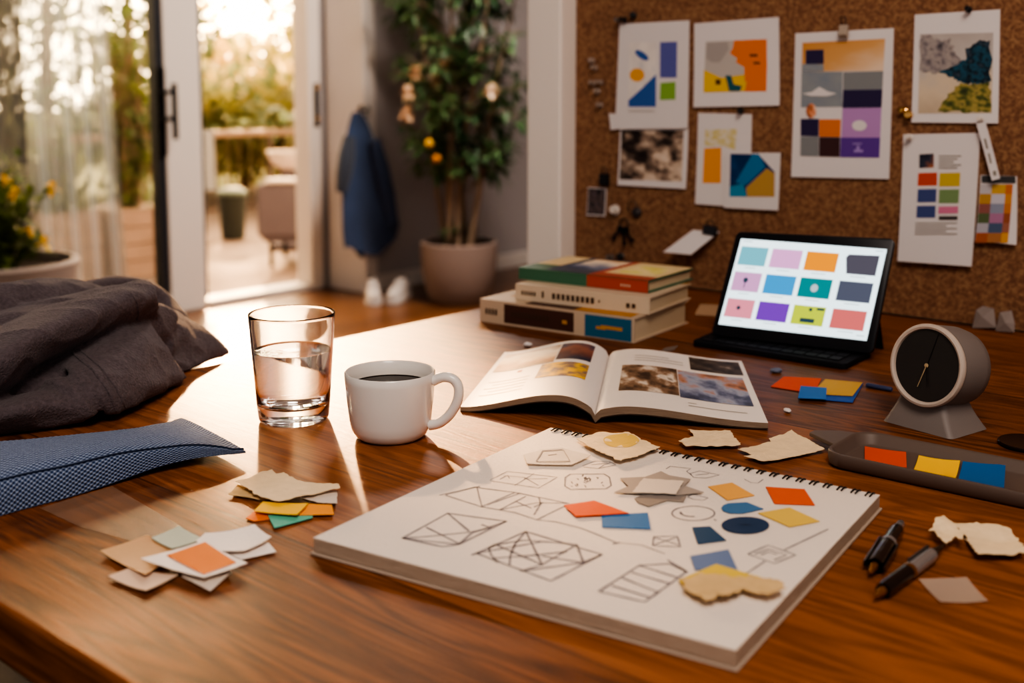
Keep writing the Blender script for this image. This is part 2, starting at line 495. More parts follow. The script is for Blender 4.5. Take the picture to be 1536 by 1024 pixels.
# ================================================================== GLASS OF WATER
GL = mat('clear_glass', 'ffffff', .0, trans=1, ior=1.47)
WAT = mat('water', 'ffffff', .0, trans=1, ior=1.33)
gc = atz(441, 629); gc.z = TZ
g = thing('drinking_glass', 'clear straight tumbler half full of water in the sunlight', 'glass', gc)
RB, RT_, HG = .0362, .0443, .1125
def rad(h): return RB + (RT_ - RB) * (h / HG)
zt = TZ + .0006
prof = [(0, .0015), (RB * .55, .0012), (RB * .86, 0), (RB - .0012, .0014), (RB, .004)]
prof += [(rad(h), h) for h in (.02, .04, .06, .08, .1)] + [(rad(.109), .109), (RT_ - .0001, HG - .0012), (RT_ - .0004, HG - .0004), (RT_ - .001, HG), (RT_ - .0016, HG - .0004), (RT_ - .0019, HG - .0012), (rad(.109) - .002, .109)]
prof += [(rad(h) - .0022, h) for h in (.1, .08, .06, .04, .024)] + [(rad(.02) - .0045, .0175), (RB * .6, .0155), (0, .015)]
m = MB(); m.lathe(prof, (gc.x, gc.y, zt), 96); m.build('tumbler', GL, g, smooth=60)
WH = .0735
wp = [(0, .0152), (RB * .6, .0157), (rad(.02) - .0047, .0177)] + [(rad(h) - .0024, h) for h in (.024, .04, .06, WH - .001)] + [(rad(WH) - .0023, WH + .0006), (rad(WH) - .0036, WH), (rad(WH) - .008, WH - .0004), (0, WH - .0004)]
m = MB(); m.lathe(wp, (gc.x, gc.y, zt), 96); m.build('water', WAT, g, smooth=60)

# ================================================================== MUG OF COFFEE
CER = mat('white_glaze', 'd9d6d3', .18, coat=.4)
mc = atz(586, 654); mc.z = TZ
mg = thing('coffee_mug', 'squat white glazed mug of black coffee right of the tumbler', 'mug', mc)
HM = .0665; RM = .0445
prof = [(0, .002), (.026, .002), (.028, 0), (.0315, .0008), (.0355, .004), (.0385, .010), (.0402, .018), (.0425, .038), (.0442, .058), (RM, HM - .0012), (RM - .0012, HM), (RM - .0026, HM - .0012), (.0412, .055), (.0392, .034), (.037, .016), (.031, .008), (0, .007)]
m = MB(); m.lathe(prof, (mc.x, mc.y, TZ), 80); m.build('mug_body', CER, mg, smooth=50)
pts = []
ctl = [(.0435, .058), (.054, .0625), (.0645, .0605), (.0695, .052), (.068, .039), (.0605, .0255), (.050, .0165), (.0395, .0135)]
hd = (RT * .98 - F0 * .2).normalized()
for i in range(len(ctl) - 1):
    for k in range(5):
        t = k / 5
        p0, p1, p2, p3 = ctl[max(i - 1, 0)], ctl[i], ctl[i + 1], ctl[min(i + 2, len(ctl) - 1)]
        c = [.5 * (2 * p1[j] + (p2[j] - p0[j]) * t + (2 * p0[j] - 5 * p1[j] + 4 * p2[j] - p3[j]) * t * t + (-p0[j] + 3 * p1[j] - 3 * p2[j] + p3[j]) * t ** 3) for j in (0, 1)]
        pts.append(mc + hd * c[0] + V((0, 0, c[1])))
pts.append(mc + hd * ctl[-1][0] + V((0, 0, ctl[-1][1])))
m = MB(); m.tube(pts, .0050, 14); m.build('handle', CER, mg, smooth=60)
m = MB(); m.lathe([(0, .0515), (.0395, .0515), (.0407, .0522)], (mc.x, mc.y, TZ), 64); m.build('coffee', mat('coffee', '140904', .12, spec=.2), mg, smooth=30)

# ================================================================== BOOKS
PAGES = mat('book_pages', 'cbb89c', .85, bump=.5, bscale=40, stretch=(1, 1, 45))
def book(name, label, L_, N_, R_, z, th, cover_mats, spine, top, group):
    """L,N spine corners, R fore corner, at height z; spine/top: patches (u0,v0,u1,v1,mat index)"""
    a, n, r = atz(*L_, z), atz(*N_, z), atz(*R_, z)
    e = (n - a); ln = e.length; e.normalize()
    dv = r - n; dv = dv - e * dv.dot(e); wd = dv.length; dv.normalize()
    up = V((0, 0, 1))
    t = thing(name, label, 'book', a + e * ln / 2 + dv * wd / 2, group)
    m = MB(); c = a + e * ln / 2 + dv * wd / 2
    bt = .0022
    for zz in (bt / 2, th - bt / 2):
        m.obox(c + up * zz, e * ln / 2, dv * wd / 2, up * bt / 2)
    m.obox(a + e * ln / 2 + dv * .0012 + up * th / 2, e * ln / 2, dv * .0012, up * (th / 2 - bt))
    for k_, (u0, v0, u1, v1, mi) in enumerate(spine):
        p = [a + e * ln * uu + up * th * vv - dv * (.0003 + .00008 * k_) for uu, vv in ((u0, v0), (u1, v0), (u1, v1), (u0, v1))]
        m.add(p, [(0, 1, 2, 3)], mi, [(0, 0), (1, 0), (1, 1), (0, 1)])
    for k_, (u0, v0, u1, v1, mi) in enumerate(top):
        p = [a + e * ln * uu + dv * wd * vv + up * (th + .0002 + .0001 * k_) for uu, vv in ((u0, v0), (u1, v0), (u1, v1), (u0, v1))]
        m.add(p, [(0, 1, 2, 3)], mi, [(0, 0), (1, 0), (1, 1), (0, 1)])
    m.build('cover', cover_mats, t)
    m = MB(); m.obox(c + up * th / 2 - dv * .0012 , e * (ln / 2 - .003), dv * (wd / 2 - .0035), up * (th / 2 - bt - .0001)); m.build('page_block', PAGES, t)
    return t
ink = mat('brown_ink', '4a3a30', .6); BRN = mat('cocoa_cover', '4a2f26', .55); BLU = mat('blue_cover', '2c6484', .5); CRM = mat('cream_cover', 'c0ac96', .6); GOLD = mat('gold_foil', 'c08a30', .4)
marks = lambda u0, u1, n, v0, v1, mi: [(u0 + (u1 - u0) * i / n, v0, u0 + (u1 - u0) * (i + .62) / n, v1, mi) for i in range(n)]
grp = 'books stacked by the post'
book('book', 'thick cream book with dark brown and blue spine panels, at stack bottom', (720, 482), (951, 515), (1041, 486), TZ + .0004, .0345,
     [CRM, BRN, BLU, GOLD, ink, mat('amber_cover', 'b9802f', .5)],
     [(.17, .1, .63, .9, 1), (.70, .04, .985, .92, 2), (.80, .42, .93, .56, 3), (.77, .38, .83, .5, 3)] + marks(.04, .13, 4, .38, .62, 4) + marks(.22, .48, 11, .4, .62, mi=4) + [(.56, .4, .59, .56, 3)],
     [(.3, .02, .62, .3, 1), (.62, .02, .97, .2, 5), (.1, .25, .3, .9, 5)], grp)
book('book', 'cream cloth book with dark lettering on spine, middle of the stack', (773, 449), (974, 472), (1043, 449), TZ + .0354, .0236,
     [mat('ivory_cover', 'cbb9a2', .6), ink, mat('tan_cloth', 'a9814f', .6)],
     marks(.05, .17, 5, .35, .6, 1) + marks(.21, .235, 1, .3, .7, 1) + marks(.29, .62, 9, .3, .65, 1) + marks(.64, .655, 1, .4, .55, 1) + marks(.84, .92, 2, .3, .55, 1),
     [(.0, .9, 1, 1, 2)], grp)
book('book', 'slim book with green and red spine and multicoloured cover on the stack top', (778, 418), (972, 440), (1035, 419), TZ + .0594, .0175,
     [mat('sage_cover', '3f6a52', .5), mat('red_cover', 'a94a35', .5), mat('cream_print', 'd9c49a', .5), pic('cover_photo', ['2c3f66', '7f86a0', 'e7d8c5', 'd8b58f'], 2.5, .5, 0, .9), pic('cover_wash', ['d8a63c', 'd7d07a', 'e5d3ae', 'c98a50'], 2, .8), mat('navy_cover', '33405c', .5), CRM],
     [(.545, .02, 1, .98, 1)] + marks(.8, .88, 4, .35, .55, 6),
     [(.0, .35, .3, 1, 2), (.2, .03, .62, 1, 5), (.26, .28, .6, .95, 3), (.545, .0, 1, 1, 1), (.6, .2, 1, 1, 2), (.66, .3, .94, .8, 4)], grp)

# ================================================================== OPEN MAGAZINE
zb = TZ + .0006
TL, BL, GB, TR, BR = atz(757, 533, zb), atz(690, 616, zb), atz(893, 634, zb), atz(1112, 549, zb), atz(1152, 644, zb)
GT = GB + ((TL - BL) + (TR - BR)) / 2
mz = thing('magazine', 'open glossy magazine with photo spreads lying behind the sketchpad', 'magazine', (GB + GT) / 2)
def bump_(s, a, b): p = a / (a + b); return (s ** a) * ((1 - s) ** b) / (p ** a * (1 - p) ** b)
def hl(s): return .0045 + .0215 * bump_(s, .60, 1.7) + .0025 * (1 - min(1, s / .08))
def hr(s): return .0068 + .0118 * bump_(s, .55, 2.0) + .002 * (1 - min(1, s / .08))
def page_fn(side, dz=0.0, e=0.0):
    O0, O1 = (BL, TL) if side == 'l' else (BR, TR)
    hf = hl if side == 'l' else hr
    def fn(s, t):
        g = GB.lerp(GT, t); o = O0.lerp(O1, t)
        p = g.lerp(o, s); p.z = zb + hf(s) + dz
        return p
    return fn
MAGP = mat('magazine_paper', 'e4dcd6', .55, spec=.3)
MAGE = mat('magazine_page_edges', '9c8876', .8, bump=.8, bscale=60, stretch=(1, 1, 60))
mats = [MAGP, pic('dune_photo', ['6b4c38', 'b98a63', 'f2d9b8', 'fff1dc', 'b08c70'], 2, .35, -.1, .9), pic('dusk_photo', ['2e2f45', '6b4038', '8f5a4a', '3a3c55'], 2, .5, 0, 1), pic('yellow_print', ['e3a81c', 'eab92a', '6e5a66', 'e9c04a'], 3.5, .8), INK,
        pic('night_photo', ['16120f', '2a211c', '5a4b40', 'cfc4b6'], 3, .8), pic('studio_photo', ['1d1512', '4b372b', '8c6f58', 'dcd0c2', '3a2b22'], 2.6, 1.1), pic('craft_photo', ['2c3044', '59607c', '9aa0b4', 'b07a5c', '2a2630'], 2.4, 1.0, 0, .4), mat('rust_ink', 'b0503c', .6)]
m = MB()
def patch(side, s0, s1, t0, t1, mi, n=10):
    f = page_fn(side, .0004)
    m.grid(lambda a, b: f(s0 + (s1 - s0) * a, t0 + (t1 - t0) * b), n, 4, mi, flip=(side == 'l'))
for side in 'lr':
    f = page_fn(side)
    m.grid(lambda a, b: f(a, b), 36, 8, 0, flip=(side == 'l'))
# left page: s runs gutter -> outer; t bottom -> top
patch('l', .12, .42, .62, .94, 2); patch('l', .43, .96, .58, .93, 1, 16); patch('l', .12, .52, .31, .56, 3)
for i in range(5): patch('l', .58, .92 - .05 * (i % 2), .16 + .055 * i, .166 + .055 * i, 4, 6)
patch('l', .68, .72, .50, .535, 8, 3)
patch('r', .60, .97, .72, .96, 5); patch('r', .12, .50, .24, .68, 6); patch('r', .505, .955, .22, .67, 7)
for i in range(3): patch('r', .2, .55 - .1 * (i == 2), .77 + .045 * i, .776 + .045 * i, 4, 6)
for i in range(2): patch('r', .55, .9 - .3 * i, .11 + .04 * i, .116 + .04 * i, 4, 6)
m.build('pages', mats, mz, smooth=60)
m = MB()
for side, th in (('l', .0075), ('r', .0085)):
    f = page_fn(side); N_ = 30
    hf = hl if side == 'l' else hr
    for t in (0, 1):
        vs = []
        for i in range(N_ + 1):
            p = f(i / N_, t); q = p.copy(); q.z = max(zb + .0003, p.z - th * (1 - .35 * i / N_)); vs += [p - V((0, 0, .0001)), q]
        m.add(vs, [(2 * i, 2 * i + 1, 2 * i + 3, 2 * i + 2) for i in range(N_)])
    vs = []
    for j in range(7):
        p = f(1, j / 6); q = p.copy(); q.z = zb + .0003; vs += [p, q]
    m.add(vs, [(2 * i, 2 * i + 1, 2 * i + 3, 2 * i + 2) for i in range(6)])
    def under(a, b):
        p = f(a, b); p.z = max(zb + .0003, p.z - th * (1 - .35 * a)); return p
    m.grid(under, N_, 4)
m.build('page_edges', MAGE, mz, smooth=40)
m = MB()
def cov(a, b):
    s = a * 2 - 1
    f = page_fn('l' if s < 0 else 'r', 0); s = abs(s)
    p = f(s, -.006 + b * 1.012); th = .0079 if a < .5 else .0089
    p.z = max(zb, p.z - th * (1 - .35 * s) - .0003); return p
m.grid(cov, 60, 4); m.build('cover', mat('magazine_cover', '5e4a40', .4), mz, smooth=60)

# ================================================================== TABLET WITH KEYBOARD COVER
zt = TZ + .011
bl, br = atz(1066, 503, zt), atz(1309, 531, zt)
e = (br - bl).normalized(); up = V((0, 0, 1)); nrm = e.cross(up)          # points to the viewer
if nrm.dot(EYE - bl) < 0: nrm = -nrm
tilt = math.radians(17)
sn = (nrm * math.cos(tilt) + up * math.sin(tilt)).normalized()
tl, tr = atp(1105, 347, bl, sn), atp(1343, 358, bl, sn)
tab = thing('tablet', 'black tablet propped up showing twelve coloured tiles', 'tablet', (bl + br) / 2)
# outer slab: rounded quad
def rquad(c4, r, n=5):
    out = []
    for i in range(4):
        p, a, b = c4[i], c4[i - 1], c4[(i + 1) % 4]
        u = (a - p).normalized() * r; w = (b - p).normalized() * r
        for k in range(n + 1):
            t = k / n * PI / 2
            out.append(p + u * (1 - math.sin(t)) + w * (1 - math.cos(t)))
    return out
m = MB(); m.prism(rquad([bl, br, tr, tl], .008), sn * -.007); m.build('tablet_body', mat('tablet_shell', '1b1c22', .35, .3), tab, bevel=.0012, smooth=40)
s4 = [atp(1078, 486, bl, sn), atp(1300, 511, bl, sn), atp(1330.5, 374, bl, sn), atp(1112, 358, bl, sn)]
s4 = [p + sn * .0008 for p in s4]
def sq(u, v, o=0):   # v from the top
    return s4[3].lerp(s4[2], u).lerp(s4[0].lerp(s4[1], u), v) + sn * o
def em(name, c, st=.5): return mat(name, '101010', .4, emit=c, estr=st)
tiles = ['6fbccb', 'e9a3d8', 'f5981f', '55525f', 'd79bc9', '2f9bd6', '0c8488', '53586a', 'ea8b9c', '7d3cb8', 'c4d233', 'd96d6a']
mats = [em('screen_white', 'dff0f4', .8)] + [em('tile_%d' % i, c, .52) for i, c in enumerate(tiles)] + [em('screen_grey', 'b9c6cc'), em('screen_dark', '2b4a58')]
m = MB()
def spatch(u0, v0, u1, v1, mi, o=.0002):
    m.add([sq(u0, v1, o), sq(u1, v1, o), sq(u1, v0, o), sq(u0, v0, o)], [(0, 1, 2, 3)], mi)
m.add([sq(0, 1), sq(1, 1), sq(1, 0), sq(0, 0)], [(0, 1, 2, 3)], 0)
cols = [(.02, .215), (.245, .455), (.485, .70), (.745, .965)]; rows = [(.085, .30), (.38, .60), (.69, .905)]
k = 0
for r0, r1 in rows:
    for c0, c1 in cols:
        k += 1
        if k == 4:
            m.add([sq(.775, .30, .0002), sq(.965, .30, .0002), sq(.965, .075, .0002), sq(.765, .085, .0002), sq(.75, .12, .0002)], [(0, 1, 2, 3, 4)], k)
        else: spatch(c0, r0, c1, r1, k)
        spatch(c0 + .06, r1 + .022, c1 - .06, r1 + .03, 13)
spatch(.02, .02, .09, .03, 13); spatch(.93, .02, .98, .03, 13); spatch(.93, .95, .98, .96, 13)
def disc(u, v, ru, rv, mi, n=16):
    m.add([sq(u + ru * math.cos(i * 2 * PI / n), v - rv * math.sin(i * 2 * PI / n), .0004) for i in range(n)], [tuple(range(n))[::-1]], mi)
disc(.11, .47, .017, .03, 14); spatch(.107, .48, .113, .56, 14, .0004)
disc(.59, .49, .025, .045, 13); disc(.11, .79, .014, .024, 14); disc(.35, .795, .01, .018, 10)
disc(.60, .73, .012, .02, 14); spatch(.64, .705, .69, .73, 14, .0004); spatch(.545, .83, .64, .875, 14, .0004)
m.build('screen', mats, tab)
m = MB(); cc = tl.lerp(tr, .5) + (bl - tl).normalized() * .008 + sn * .0003
m.lathe([(0, .0004), (.0012, .0003), (.0014, 0)], cc, 12, axis=sn); m.build('camera_lens', BLACK, tab)
k4 = [atz(1038, 517, TZ + .002), atz(1268, 553, TZ + .002), atz(1308, 533, TZ + .002), atz(1068, 504, TZ + .002)]
for p in k4: p.z = TZ + .0005
m = MB(); m.prism(rquad(k4, .006), V((0, 0, .0075))); m.build('keyboard_base', mat('keyboard_fabric', '1a1b20', .7, bump=.2, bscale=600), tab, bevel=.001, smooth=40)
m = MB()
kk = [p + V((0, 0, .0082)) for p in k4]
for i in range(12):
    for j in range(3):
        u0, u1, v0, v1 = .05 + i * .075, .05 + i * .075 + .065, .12 + j * .26, .12 + j * .26 + .21
        f = lambda u, v: kk[0].lerp(kk[1], u).lerp(kk[3].lerp(kk[2], u), v)
        m.prism([f(u0, v0), f(u1, v0), f(u1, v1), f(u0, v1)], V((0, 0, .0008)))
ko = m.build('keys', mat('keycaps', '202126', .6), tab)
# folding stand flap behind
mid0, mid1 = bl.lerp(tl, .55) - sn * .0075, br.lerp(tr, .55) - sn * .0075
ft0, ft1 = V((0, 0, 0)), V((0, 0, 0))
bk = -nrm
ft0 = V((mid0.x, mid0.y, TZ + .001)) + bk * .05; ft1 = V((mid1.x, mid1.y, TZ + .001)) + bk * .05
m = MB(); m.prism([mid0.lerp(mid1, .06), mid0.lerp(mid1, .94), ft0.lerp(ft1, .94), ft0.lerp(ft1, .06)], bk * .003); m.build('stand_flap', mat('keyboard_fabric', '1a1b20', .7), tab)

# ================================================================== DESK CLOCK
fl, fr_, brk = atz(1322, 631), atz(1427, 660), atz(1491, 645)
e = (fr_ - fl); wc = e.length; e.normalize()
bk = V((-e.y, e.x, 0))
if bk.dot(brk - fr_) < 0: bk = -bk
dc = (brk - fr_).dot(bk)
STONE = mat('clock_shell', '7c7471', .55, bump=.04, bscale=300)
RING = mat('clock_bezel', 'b7aaa0', .45)
cc0 = fl + e * wc / 2 + bk * dc / 2; cc0.z = TZ
ck = thing('desk_clock', 'round grey desk clock with blank dark face on a flared foot', 'clock', cc0)
up = V((0, 0, 1))
tl_ = math.radians(9)
ax = (-bk * math.cos(tl_) + up * math.sin(tl_)).normalized()        # face normal
cen = atp(1391, 548, fl + bk * .004 + up * .05, ax)
RC = .0415
m = MB()
m.lathe([(0, -.062), (.022, -.0615), (.032, -.058), (.0385, -.05), (.0408, -.038), (.0412, -.012), (.0408, -.004)], cen, 64, axis=ax)
m.build('clock_body', STONE, ck, smooth=50)
m = MB()
m.lathe([(.0404, -.0045), (RC, -.002), (RC + .0004, .001), (RC - .0006, .0032), (RC - .0028, .0040), (RC - .0048, .0030), (.0362, .0006), (.0362, -.0045)], cen, 72, axis=ax, close=True)
m.build('bezel', RING, ck, smooth=45)
m = MB(); m.lathe([(0, .0004), (.0362, .0004)], cen, 64, axis=ax); m.build('dial', mat('dial_black', '2b2827', .35), ck)
ur = e - ax * e.dot(ax); ur.normalize(); uu = ax.cross(ur)
if uu.z < 0: uu = -uu
def hand(name, ang, ln, wdt, mt, tail=0, off=.0012):
    d_ = ur * math.sin(ang) + uu * math.cos(ang); s_ = ax.cross(d_)
    m = MB(); c = cen + ax * off
    m.prism([c - d_ * tail - s_ * wdt, c + d_ * ln - s_ * wdt * .5, c + d_ * ln + s_ * wdt * .5, c - d_ * tail + s_ * wdt], ax * .0004)
    if name == 'hour_hand': m.lathe([(.0022, 0), (.0022, .0007), (0, .0009)], c, 16, axis=ax)
    return m.build(name, mt, ck)
BRASS = mat('pale_brass', 'c8b491', .35, .6)
hand('hour_hand', math.radians(197), .024, .0006, BRASS)
hand('minute_hand', math.radians(14), .034, .0005, mat('dark_hand', '171515', .4), 0, .0008)
hand('second_hand', math.radians(168), .021, .0004, mat('dark_hand', '171515', .4), 0, .0016)
# foot: flared block with concave flanks
m = MB()
hb = .052
def sect(v):
    f = (1 - v) ** 1.7
    hw = wc / 2 * (.54 + .46 * f); y0 = .004 * 0 + .012 * v; y1_ = dc * (.74 + .26 * f)
    c = fl + e * wc / 2
    r = .006
    base = [c - e * hw + bk * y0, c + e * hw + bk * y0, c + e * hw + bk * y1_, c - e * hw + bk * y1_]
    q = rquad(base, r, 4)
    return [V((p.x, p.y, TZ + .0003 + hb * v)) for p in q]
ss = [sect(v) for v in (0, .04, .12, .24, .38, .54, .7, .85)]
n = len(ss[0]); vs = [p for s_ in ss for p in s_]
vs = [p if p.z > TZ + .001 else p for p in vs]
fs = [tuple(range(n))[::-1], tuple(range((len(ss) - 1) * n, len(ss) * n))]
for i in range(len(ss) - 1):
    for j in range(n): fs.append((i * n + j, i * n + (j + 1) % n, (i + 1) * n + (j + 1) % n, (i + 1) * n + j))
m.add(vs, fs)
m.build('foot', STONE, ck, smooth=35, fixn=True)

# ================================================================== TRAY AND NOTES
zr = TZ + .0145
A0, A1 = atz(1256, 676, zr), atz(1296, 650, zr)
B0, B1 = atz(1536, 741, zr), atz(1536, 691, zr)
dx = ((B0 - A0).normalized() + (B1 - A1).normalized()).normalized()
dyv = V((-dx.y, dx.x, 0))
if dyv.dot(A1 - A0) < 0: dyv = -dyv
org = A0; wy = (A1 - A0).dot(dyv); lx = .285
wy = max(wy, .055)
def trpt(x, y, z): return V((org.x, org.y, 0)) + dx * x + dyv * y + V((0, 0, z))
def rr(x0, y0, x1, y1, r, z, n=8):
    out = []
    for (cx, cy, a0) in ((x1 - r, y0 + r, -PI / 2), (x1 - r, y1 - r, 0), (x0 + r, y1 - r, PI / 2), (x0 + r, y0 + r, PI)):
        for k in range(n + 1):
            a = a0 + k / n * PI / 2
            out.append(trpt(cx + r * math.cos(a), cy + r * math.sin(a), z))
    return out
X0, Y0, X1, Y1 = -.012, -.010, lx, wy + .012
loops = [rr(X0 + .004, Y0 + .004, X1 - .004, Y1 - .004, .018, TZ + .0004), rr(X0 + .001, Y0 + .001, X1 - .001, Y1 - .001, .02, TZ + .003), rr(X0, Y0, X1, Y1, .021, TZ + .013), rr(X0 + .0008, Y0 + .0008, X1 - .0008, Y1 - .0008, .021, TZ + .0145),
         rr(X0 + .003, Y0 + .003, X1 - .003, Y1 - .003, .019, TZ + .0145), rr(X0 + .0045, Y0 + .0045, X1 - .0045, Y1 - .0045, .018, TZ + .013), rr(X0 + .008, Y0 + .008, X1 - .008, Y1 - .008, .015, TZ + .005), rr(X0 + .010, Y0 + .010, X1 - .010, Y1 - .010, .014, TZ + .0038)]
TRAYM = mat('tray_taupe', '62544d', .5, bump=.04, bscale=200)
tr_ = thing('desk_tray', 'long shallow taupe tray with side tab holding three coloured notes', 'tray', trpt(lx / 2, wy / 2, TZ))
m = MB(); n = len(loops[0]); vs = [p for l in loops for p in l]
fs = [tuple(range(n))[::-1], tuple(range((len(loops) - 1) * n, len(loops) * n))]
for i in range(len(loops) - 1):
    for j in range(n): fs.append((i * n + j, i * n + (j + 1) % n, (i + 1) * n + (j + 1) % n, (i + 1) * n + j))
m.add(vs, fs); m.build('tray_body', TRAYM, tr_, smooth=45, fixn=True)
tp = [atz(*q, TZ + .0115) for q in ((1214, 648), (1222, 644.5), (1258, 645), (1294, 649.5), (1272, 657), (1253, 667))]
m = MB(); m.prism(tp, V((0, 0, -.004))); m.build('tab', TRAYM, tr_, bevel=.0008)

# ------------------------------------------------------------------ flat scraps and cards
def scrap(name, label, cat, px, z, mt, torn=0, crk=0, curl=0, th=.0005, seed=0, group=None, patches=(), step=.006, stiff=1, extra=None):
    """thin sheet cut to a pixel outline unprojected on the table plane; torn = edge jitter, crk = crinkle height, curl = lifted rim"""
    r = random.Random(seed * 17 + len(px))
    base = [atz(x, y, z) for x, y in px]
    cen = sum(base, V()) / len(base)
    out = []
    for i, p in enumerate(base):
        q = base[(i + 1) % len(base)]; L_ = (q - p).length
        k = max(1, int(L_ / (.0028 if torn else step)))
        nrm_ = V((-(q - p).y, (q - p).x, 0)).normalized()
        for j in range(k):
            c = p.lerp(q, j / k)
            if torn and j: c += nrm_ * (r.uniform(-1, 1) * torn + noise.noise(c * 120 + V((seed, 0, 0))) * torn * 1.5)
            out.append(V((c.x, c.y)))
    xs = [p.x for p in out]; ys = [p.y for p in out]
    pts = list(out)
    def inside(p):
        c = False
        for i in range(len(out)):
            a, b = out[i], out[i - 1]
            if (a.y > p.y) != (b.y > p.y) and p.x < (b.x - a.x) * (p.y - a.y) / (b.y - a.y) + a.x: c = not c
        return c
    def edist(p):
        return min((p - (a + (b - a) * max(0, min(1, (p - a).dot(b - a) / max(1e-12, (b - a).length_squared))))).length for a, b in zip(out, out[1:] + out[:1]))
    x = min(xs) + step / 2
    while x < max(xs):
        y = min(ys) + step / 2
        while y < max(ys):
            p = V((x, y))
            if inside(p) and edist(p) > step * .4: pts.append(p)
            y += step
        x += step
    n0 = len(out)
    res = geometry.delaunay_2d_cdt(pts, [(i, (i + 1) % n0) for i in range(n0)], [], 1, 1e-7)
    v2, fc = res[0], [list(f) for f in res[2]]
    def zf(p):
        v = z
        if crk: v += crk * (1 + noise.noise(V((p.x * 55, p.y * 55, seed * 3.1))) + .6 * noise.noise(V((p.x * 130, p.y * 130, seed * 1.7))))
        if curl: v += curl * ((p - V((cen.x, cen.y))).length / max((q - V((cen.x, cen.y))).length for q in out[::3])) ** 2.2
        if extra: v += extra(p)
        return v
    bm = bmesh.new()
    bot = [bm.verts.new((p.x, p.y, zf(p))) for p in v2]; top = [bm.verts.new((p.x, p.y, zf(p) + th)) for p in v2]
    cnt = {}
    for f in fc:
        a, b, c = (v2[i] for i in f)
        if (b - a).cross(c - a) < 0: f.reverse()
        bm.faces.new([top[i] for i in f]); bm.faces.new([bot[i] for i in reversed(f)])
        for i in range(3): cnt[(f[i], f[(i + 1) % 3])] = 1
    for (i, j) in cnt:
        if (j, i) not in cnt: bm.faces.new((bot[i], bot[j], top[j], top[i]))
    mats_ = [mt]
    for (poly, pm) in patches:
        mats_.append(pm); pv = []
        for (x, y) in poly:
            p = atz(x, y, z); pv.append(bm.verts.new((p.x, p.y, zf(V((p.x, p.y))) + th + .0003)))
        f = bm.faces.new(pv); f.normal_update()
        if f.normal.z < 0: f.normal_flip()
        f.material_index = len(mats_) - 1
    me = bpy.data.meshes.new(name)
    o0 = V((cen.x, cen.y, z))
    bmesh.ops.translate(bm, verts=bm.verts, vec=-o0)
    bm.to_mesh(me); bm.free()
    for q in mats_: me.materials.append(q)
    me.shade_smooth(); me.set_sharp_from_angle(angle=math.radians(35))
    o = bpy.data.objects.new(name, me); COL.objects.link(o); o.location = o0
    return tag(o, label, cat, group)

RED = mat('vermilion_card', 'd4532c', .65, bump=.15, bscale=500); YEL = mat('yellow_card', 'f0bd2c', .65, bump=.15, bscale=500); BLUE = mat('blue_card', '1f629f', .65, bump=.15, bscale=500)
ORG = mat('orange_card', 'e2762a', .65, bump=.1, bscale=500); TEAL = mat('teal_card', '5fae98', .65, bump=.1, bscale=500)
g3 = 'notes in the desk tray'
zc = TZ + .0045
scrap('sticky_note', 'vermilion paper note in the taupe tray, furthest left', 'note', [(1297, 672), (1359, 680), (1360, 704), (1297, 694)], zc, RED, curl=.0015, seed=1, group=g3)
scrap('sticky_note', 'bright yellow paper note in the middle of the taupe tray', 'note', [(1378, 688), (1440, 696), (1433, 723), (1369, 711)], zc, YEL, curl=.003, seed=2, group=g3)
scrap('sticky_note', 'deep blue paper note in the taupe tray beside the yellow one', 'note', [(1444, 697), (1508, 703), (1506, 738), (1436, 726)], zc + .0004, BLUE, curl=.003, th=.0012, seed=3, group=g3)

# swatches beside the tablet
gsw = 'colour swatches between the tablet and the clock'
scrap('paper_swatch', 'flat red-orange swatch on the wood in front of the tablet', 'swatch', [(1156, 580), (1176, 565), (1232, 568), (1224, 586), (1200, 587)], TZ + .0006, RED, seed=4, group=gsw)
scrap('paper_swatch', 'ochre yellow swatch lying between red and blue swatches near the clock', 'swatch', [(1224, 583), (1238, 569), (1294, 574), (1279, 594), (1240, 592)], TZ + .0020, mat('ochre_card', 'c8a04a', .65, bump=.15, bscale=500), seed=5, group=gsw)
scrap('paper_swatch', 'royal blue swatch mostly hidden under the ochre swatch', 'swatch', [(1236, 586), (1236, 600), (1279, 604), (1295, 575), (1270, 578)], TZ + .0008, mat('royal_card', '2f5aa8', .65), seed=6, group=gsw)
scrap('paper_swatch', 'bright blue swatch resting on top of the red and ochre swatches', 'swatch', [(1201, 579), (1240, 582), (1239, 599), (1197, 597)], TZ + .0032, mat('azure_card', '2f6fb8', .65), seed=7, group=gsw)
p, q = atz(1299, 577, TZ + .003), atz(1338, 584, TZ + .003)
m = MB(); m.tube([p, p.lerp(q, .06), p.lerp(q, .94), q], [.0015, .0028, .0028, .0022], 10)
tag(m.build('crayon', mat('slate_blue', '3a4468', .5), smooth=40), 'short slate blue crayon lying left of the clock', 'crayon')
def pebble(name, label, cat, px, py, rx, ry, rz, mt, seed=0):
    c = atz(px, py); m = MB(); n1, n2 = 10, 14
    vs = []
    for i in range(n1 + 1):
        a = PI * i / n1
        for j in range(n2):
            b = 2 * PI * j / n2
            d_ = V((math.sin(a) * math.cos(b), math.sin(a) * math.sin(b), math.cos(a)))
            k = 1 + .25 * noise.noise(d_ * 2 + V((seed, 0, 0)))
            vs.append(c + RT * d_.x * rx * k + F0 * d_.y * ry * k + V((0, 0, rz + .0002 + max(-rz, d_.z * rz * k))))
    fs = [(i * n2 + j, (i + 1) * n2 + j, (i + 1) * n2 + (j + 1) % n2, i * n2 + (j + 1) % n2) for i in range(n1) for j in range(n2)]
    m.add(vs, fs); return tag(m.build(name, mt, smooth=80, weld=True, fixn=True), label, cat)
pebble('eraser_crumb', 'small grey-blue rubber crumb just above the red swatch', 'eraser crumb', 1164, 559, .0075, .005, .003, mat('rubber_grey', '6d7488', .6), 3)
